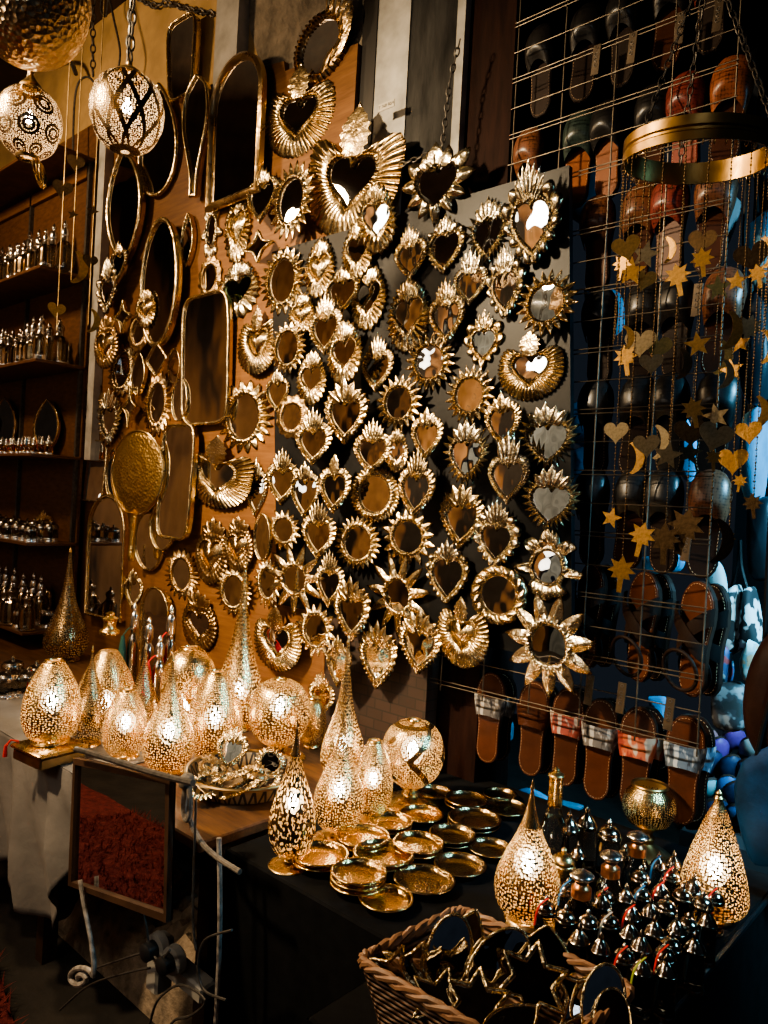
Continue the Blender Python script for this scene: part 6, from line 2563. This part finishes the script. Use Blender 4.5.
# loose strands with charms at the upper left
DL = 2.35
for (x0, y0, x1, y1, items, lab) in [
    (71, 100, 68, 330, [(68, 190, 'heart', 17, 2), (66, 258, 'moon', 24, 2), (68, 311, 'heart', 15, 0)], 'thin chain with copper heart and moon before the shelves, leftmost of three'),
    (83, 100, 81, 280, [(79, 164, 'heart', 15, 2), (82, 215, 'star', 10, 2), (80, 266, 'moon', 27, 0)], 'thin chain with dark heart and gold moon before the shelves, middle of three'),
    (99, 165, 95, 325, [(99, 212, 'star', 12, 2), (97, 262, 'heart', 13, 2), (95, 320, 'moon', 20, 0)], 'thin chain with silver moon beside the white batten, rightmost of three')]:
    a, b = atD(x0, y0 - 60, DL), atD(x0, y0 - 60, DL)
    bz = atD(x1, y1, DL).z
    root = thing('charm_strand', lab, 'mobile', a)
    m = MB()
    m.tube([(0, 0, 4.195 - a.z), (0, 0, bz - a.z)], 0.0018, 6)
    st = m.build('chain', M_BRASSD, root)
    for px, py, kd, sz, mt in items:
        z = atD(px, py, DL).z
        s = sz * DL / F
        o = link(kd + '_charm', charm_mesh(kd, MT3[mt]), st, (0, -0.004, z - a.z))
        o.scale = (s, 0.07, s)
        o.rotation_euler = (0.25, 0.1, YAW + 0.45)
# ------------------------------------------------------------------ deeper stall at the far right: slipper heap, bags
BABC = {'blue': leather('blue leather', (0.03, 0.09, 0.24)), 'teal': leather('teal suede', (0.16, 0.36, 0.42)), 'purple': leather('purple suede', (0.10, 0.04, 0.20)), 'pale': leather('pale suede', (0.38, 0.42, 0.42)),
        'pink': leather('dusty pink suede', (0.28, 0.12, 0.14)), 'navy': leather('navy suede', (0.02, 0.03, 0.07))}
LE.update(BABC)
M_STAND = simple('dark slipper stand', (0.02, 0.018, 0.02), 0.8)
# stepped stand carrying the heap
yb = 2.32
hp = [  # px, py of the toe, colour
    (672, 735, 'pale'), (690, 716, 'teal'), (708, 728, 'pink'), (722, 738, 'purple'), (738, 730, 'purple'), (757, 738, 'pale'), (716, 752, 'navy'), (735, 756, 'navy'), (752, 760, 'blue'),
    (700, 752, 'purple'), (728, 776, 'blue'), (742, 782, 'navy'), (712, 780, 'teal'), (764, 770, 'teal'), (700, 776, 'navy'), (722, 800, 'navy'), (738, 806, 'blue'), (757, 800, 'navy')]
zs = atY(720, 880, yb + 0.1)
root = thing('slipper_stand', 'dark stepped stand below the heap of colored slippers', 'stand', (atY(730, 800, yb).x, yb + 0.22, 0))
for k in range(3):
    z_ = atY(720, 800 - k * 26, yb + 0.12 + k * 0.1).z - 0.14
    m = MB()
    m.box((0.12, -0.02 + k * 0.1, z_ / 2), (0.62, 0.1, z_))
    m.build('step', M_STAND, root, smooth=False)
tot = {}
for px, py, c_ in hp:
    tot.setdefault(c_, []).append(px)
for i, (px, py, c_) in enumerate(hp):
    y = yb + 0.16 - (py - 730) * 0.0034
    c = atY(px, py, y)
    key = sorted(tot[c_])
    lab = '%s pointed slipper in the heap beyond the grid, %s' % (c_ if c_ != 'pink' else 'dusty pink', ordinal(key.index(px), len(key)) if len(key) > 1 else 'only one so colored')
    root = thing('babouche_slipper', lab, 'shoe', c, (0, 0, 0), 'slippers heaped beyond the grid', (0.66, 0.66, 0.66))
    R_ = Matrix.Rotation(radians(40) + 0.25 * sin(i * 2.3), 3, 'Z') @ Matrix.Rotation(radians(38) + 0.2 * sin(i * 1.7), 3, 'X') @ Matrix.Rotation(0.3 * sin(i * 3.1), 3, 'Y')
    root.rotation_euler = R_.to_euler()
    root.location = c - R_ @ Vector((0, 0, LEN * 0.66))
    for pn, me in slipper_parts('babouche', 'dark', c_):
        link(pn, me, root)


def hangbag(name, lab, cat, pts, y, th, mat, strap=None, bulge=0.03, partname='body'):
    """soft hanging shape: outline in photo-space unprojected on plane y, puffed towards the viewer"""
    P = [atY(a, b, y) for a, b in pts]
    cen = sum(P, Vector()) / len(P)
    root = thing(name, lab, cat, cen)
    Q = catmull([tuple(p - cen) for p in P] + [tuple(P[0] - cen)], 5)[:-1]
    m = MB()
    rows = []
    for q_ in (1.0, 1.0, 0.9, 0.7, 0.4, 0.02):
        off = {1.0: 0, 0.9: -0.55, 0.7: -0.8, 0.4: -0.95, 0.02: -1}[q_]
        rows.append([(p[0] * q_, off * bulge, p[2] * q_) for p in Q])
    rows[0] = [(p[0], th, p[2]) for p in Q]
    ar = sum(a[0] * b[2] - b[0] * a[2] for a, b in zip(Q, Q[1:] + Q[:1]))
    if ar < 0:
        rows = [r_[::-1] for r_ in rows]
    m.grid(rows, closed=True)
    m.build(partname, mat, root)
    if strap:
        m = MB()
        m.tube(catmull([tuple(atY(a, b, y) - cen) for a, b in strap], 5), 0.006, 6)
        m.build('strap', LE['black'], root)
    return root


M_BLUEL = leather('worn blue leather', (0.010, 0.045, 0.115), 0.35, 0.55)
hangbag('leather_bag', 'large worn blue leather bag at the lower right edge', 'bag', [(742, 762), (765, 748), (800, 745), (805, 880), (775, 868), (752, 862), (740, 830), (734, 790)], 1.95, 0.05, M_BLUEL,
        [(752, 800), (756, 760), (770, 700), (785, 650)], 0.018)
hangbag('leather_bag', 'dark brown rounded leather bag hanging at the right photo edge', 'bag', [(762, 640), (790, 620), (800, 700), (796, 770), (766, 765), (748, 735), (744, 700), (750, 665)], 2.0, 0.05, leather('deep brown leather', (0.025, 0.010, 0.007)),
        [(764, 645), (768, 560), (772, 480)], 0.05)
t = NT('black and white cowhide')
v = t.coord('Object')
n = t.noise(v, 22, 2)
t.lk(t.ramp(n, [(0.46, (0.012, 0.012, 0.014)), (0.50, (0.50, 0.56, 0.58))]), t.p.inputs['Base Color'])
t.p.inputs['Roughness'].default_value = 0.8
hangbag('cowhide_bag', 'black and white cowhide bag, left of the hanging pair', 'bag', [(729, 588), (738, 590), (738, 650), (714, 648), (717, 620), (722, 598)], 2.25, 0.04, t.m, [(731, 590), (738, 565), (740, 540)], 0.04)
hangbag('cowhide_bag', 'black and white cowhide bag, right of the hanging pair', 'bag', [(745, 588), (752, 590), (758, 620), (761, 652), (741, 650), (742, 610)], 2.25, 0.04, t.m, [(747, 590), (741, 565), (740, 540)], 0.04)
hangbag('pale_slipper_sole', 'pale blue slipper sole hanging beyond the grid edge', 'shoe', [(706, 562), (714, 560), (721, 568), (725, 585), (724, 598), (714, 596), (706, 580), (702, 570)], 2.2, 0.02, leather('pale blue suede', (0.36, 0.52, 0.56), 0.8, 0.8), None, 0.012, 'sole')
hangbag('patterned_pouch', 'dark chevron stitched pouch hanging above the slipper heap', 'bag', [(713, 684), (741, 686), (743, 728), (716, 728), (711, 706)], 2.2, 0.03, patterned('chevron weave', (0.16, 0.17, 0.18), (0.03, 0.03, 0.035), (0.02, 0.02, 0.02), 30, (1, 1, 1)), None, 0.02)
hangbag('folded_scarf', 'crumpled teal and red patterned scarf beyond the grid edge', 'scarf', [(712, 642), (726, 646), (732, 668), (728, 684), (714, 672), (709, 656)], 2.22, 0.02, patterned('teal red print', (0.30, 0.50, 0.56), (0.05, 0.10, 0.25), (0.35, 0.06, 0.07), 26, (1, 1, 1)), None, 0.02)
hangbag('folded_scarf', 'pale turquoise folded scarf beside the dark brown bag', 'scarf', [(748, 640), (760, 650), (757, 672), (744, 680), (740, 660)], 2.2, 0.02, patterned('turquoise print', (0.34, 0.56, 0.60), (0.18, 0.36, 0.42), (0.4, 0.3, 0.2), 30, (1, 1, 1)), None, 0.02)
PALEB = leather('sky blue leather', (0.10, 0.30, 0.46), 0.6, 0.45)
DARKB = leather('dark slate leather', (0.025, 0.028, 0.034), 0.6, 0.35)
for lab, pts, mt, y in [
    ('dark slate leather bag with thin strap at the upper right edge', [(742, 60), (764, 50), (772, 120), (764, 170), (744, 165), (738, 110)], DARKB, 2.2),
    ('sky blue leather flap bag behind the charm ring at the right edge', [(752, 222), (775, 212), (780, 290), (762, 300), (750, 270)], PALEB, 2.15),
    ('dark slate bag hanging right of the lower charms', [(740, 300), (764, 292), (772, 360), (760, 400), (742, 392)], DARKB, 2.25),
    ('sky blue leather bag behind the lower heart charms', [(744, 415), (760, 408), (764, 450), (758, 500), (744, 496), (740, 450)], PALEB, 2.3),
    ('dark slate bag above the cowhide bags', [(748, 505), (772, 500), (776, 570), (750, 575)], DARKB, 2.3),
    ('grey white leather strap bag behind the ring', [(718, 210), (728, 196), (736, 200), (722, 240), (708, 262), (704, 256)], leather('grey white leather', (0.30, 0.29, 0.28), 0.7, 0.5), 2.1),
]:
    hangbag('leather_bag', lab, 'bag', pts, y, 0.05, mt, [(pts[0][0] + 6, pts[0][1] + 4), (pts[0][0] + 4, pts[0][1] - 60), (pts[0][0] + 8, pts[0][1] - 130)], 0.04)
# coloured sheets added as bright blue patches in the gaps of the slipper grid
BL = leather('bright blue patch', (0.08, 0.48, 0.85), 0.5, 0.7)
for i, (lab, pts) in enumerate([
    ('bright blue patch in the gap right of the upper black board', [(576, 190), (590, 178), (594, 200), (586, 214), (574, 206)]),
    ('bright blue patch above the third slipper row', [(572, 415), (586, 412), (598, 430), (590, 440), (574, 432)]),
    ('pale blue patch left in the third slipper row', [(578, 455), (592, 452), (590, 470), (576, 474)]),
    ('blue violet patch behind the second slipper row', [(592, 298), (612, 300), (614, 322), (596, 326)]),
    ('bright blue patch between charms in the middle rows', [(648, 412), (672, 418), (684, 440), (680, 462), (664, 444), (650, 428)]),
    ('light blue patch showing above the rightmost bottom sandal', [(650, 698), (666, 700), (664, 718), (654, 716)]),
    ('small blue patch between the two leftmost bottom sandals', [(504, 726), (511, 724), (511, 738), (505, 740)]),
    ('pale mint patch under the fourth slipper row', [(650, 560), (672, 558), (672, 568), (652, 570)]),
    ('bright blue patch lying behind the tall bottle', [(518, 792), (530, 790), (548, 800), (546, 808), (530, 806)]),
    ('pale blue patch lying right of the tall bottle neck', [(560, 801), (580, 806), (576, 811), (562, 809)]),
]):
    gx_, gy_ = sum(p[0] for p in pts) / len(pts), sum(p[1] for p in pts) / len(pts)
    k_ = 1.7 if gy_ < 600 else 1.15
    pts = [(gx_ + (p[0] - gx_) * k_, gy_ + (p[1] - gy_) * k_) for p in pts]
    hangbag('blue_patch', lab, 'cloth', pts, 2.4, 0.01, BL if i % 3 else PALEB, None, 0.02)
# ------------------------------------------------------------------ light
def area(name, loc, target, size, energy, col, shape='DISK'):
    ld = bpy.data.lights.new(name, 'AREA')
    ld.shape = shape
    ld.size = size
    ld.energy = energy
    ld.color = col
    o = bpy.data.objects.new(name, ld)
    COL.objects.link(o)
    o.location = loc
    d = Vector(target) - Vector(loc)
    o.rotation_euler = d.to_track_quat('-Z', 'Y').to_euler()
    return o


lk_ = area('alley_lamp', (-2.6, -0.5, 3.3), (-1.85, 1.9, 1.75), 0.2, 56, (1.0, 0.76, 0.47))
lk_.data.spread = radians(74)
area('shop_lamp', (-4.2, 0.2, 3.6), (-3.2, 1.9, 1.8), 0.3, 44, (1.0, 0.70, 0.40))
area('daylight', (0.6, -1.2, 3.4), (-0.9, 1.9, 1.6), 0.5, 4, (0.75, 0.87, 1.0))
area('blue_daylight', (0.9, 2.1, 2.5), (-0.75, 2.4, 1.6), 0.4, 22, (0.22, 0.66, 1.0)).data.spread = radians(70)
area('low_left_fill', (-1.9, -0.9, 2.2), (-2.2, 1.1, 0.4), 0.5, 9, (1.0, 0.86, 0.7))  # fill added from the camera side to brighten the lower left
area('heap_fill_light', (0.25, 1.75, 2.0), (-0.36, 2.35, 1.1), 0.25, 9, (0.35, 0.8, 1.0)).data.spread = radians(62)  # extra cyan light added to bring up the slipper heap
area('opposite_light', (-4.2, -0.6, 3.0), (-4.4, -2.3, 1.4), 0.8, 60, (1.0, 0.74, 0.45))
# a globe lamp across the alley, mirrored in two of the hearts
m = MB()
m.lathe([(0.0005, -0.1)] + [(0.1 * cos(a), 0.1 * sin(a)) for a in [(-80 + 20 * k) * pi / 180 for k in range(9)]] + [(0.0005, 0.1)], 24)
t = NT('lit globe')
t.p.inputs['Emission Color'].default_value = (1, 0.92, 0.8, 1)
t.p.inputs['Emission Strength'].default_value = 14
o = m.build('globe_lamp', t.m, None, loc=GLOBE)
def cord(p, z, s=1.0):
    m = MB()
    m.tube([(0, 0, 0.1), (0, 0, (4.195 - z) / s)], 0.004, 6)
    m.build('cord', M_IRON, p)
cord(o, GLOBE.z)
tag(o, 'white glass globe lamp hanging across the alley', 'lamp')

for i, q in enumerate([(-5.9, -0.2, 2.3), (-5.6, -1.0, 1.7), (-5.2, -1.6, 2.6), (-4.6, -1.9, 1.9), (-4.2, -2.0, 2.7), (-6.0, 0.5, 1.6), (-3.8, -2.0, 1.3)]):  # unseen glowing globes added for sparkle in the mirrors
    o2 = o.copy()
    if i == 0:
        t = NT('dim lit globe')
        t.p.inputs['Emission Color'].default_value = (1, 0.9, 0.75, 1)
        t.p.inputs['Emission Strength'].default_value = 4
        me2 = o.data.copy()
        me2.materials[0] = t.m
    o2.data = me2
    COL.objects.link(o2)
    o2.location = q
    o2.scale = (0.7, 0.7, 0.7)
    cord(o2, q[2], 0.7)
    tag(o2, 'small unseen glowing globe added to sparkle in the mirrors', 'lamp', 'unseen globes added for mirror reflections')
w = bpy.data.worlds.new('world')
bpy.context.scene.world = w
w.use_nodes = True
bg = w.node_tree.nodes['Background']
bg.inputs['Color'].default_value = (0.55, 0.72, 1.0, 1)
bg.inputs['Strength'].default_value = 0.02
sc = bpy.context.scene
sc.view_settings.view_transform = 'AgX'
sc.view_settings.look = 'AgX - Medium High Contrast'
sc.view_settings.exposure = 0.0
sc.cycles.use_denoising = True
sc.cycles.max_bounces = 8
sc.cycles.transparent_max_bounces = 10
sc.cycles.sample_clamp_indirect = 6
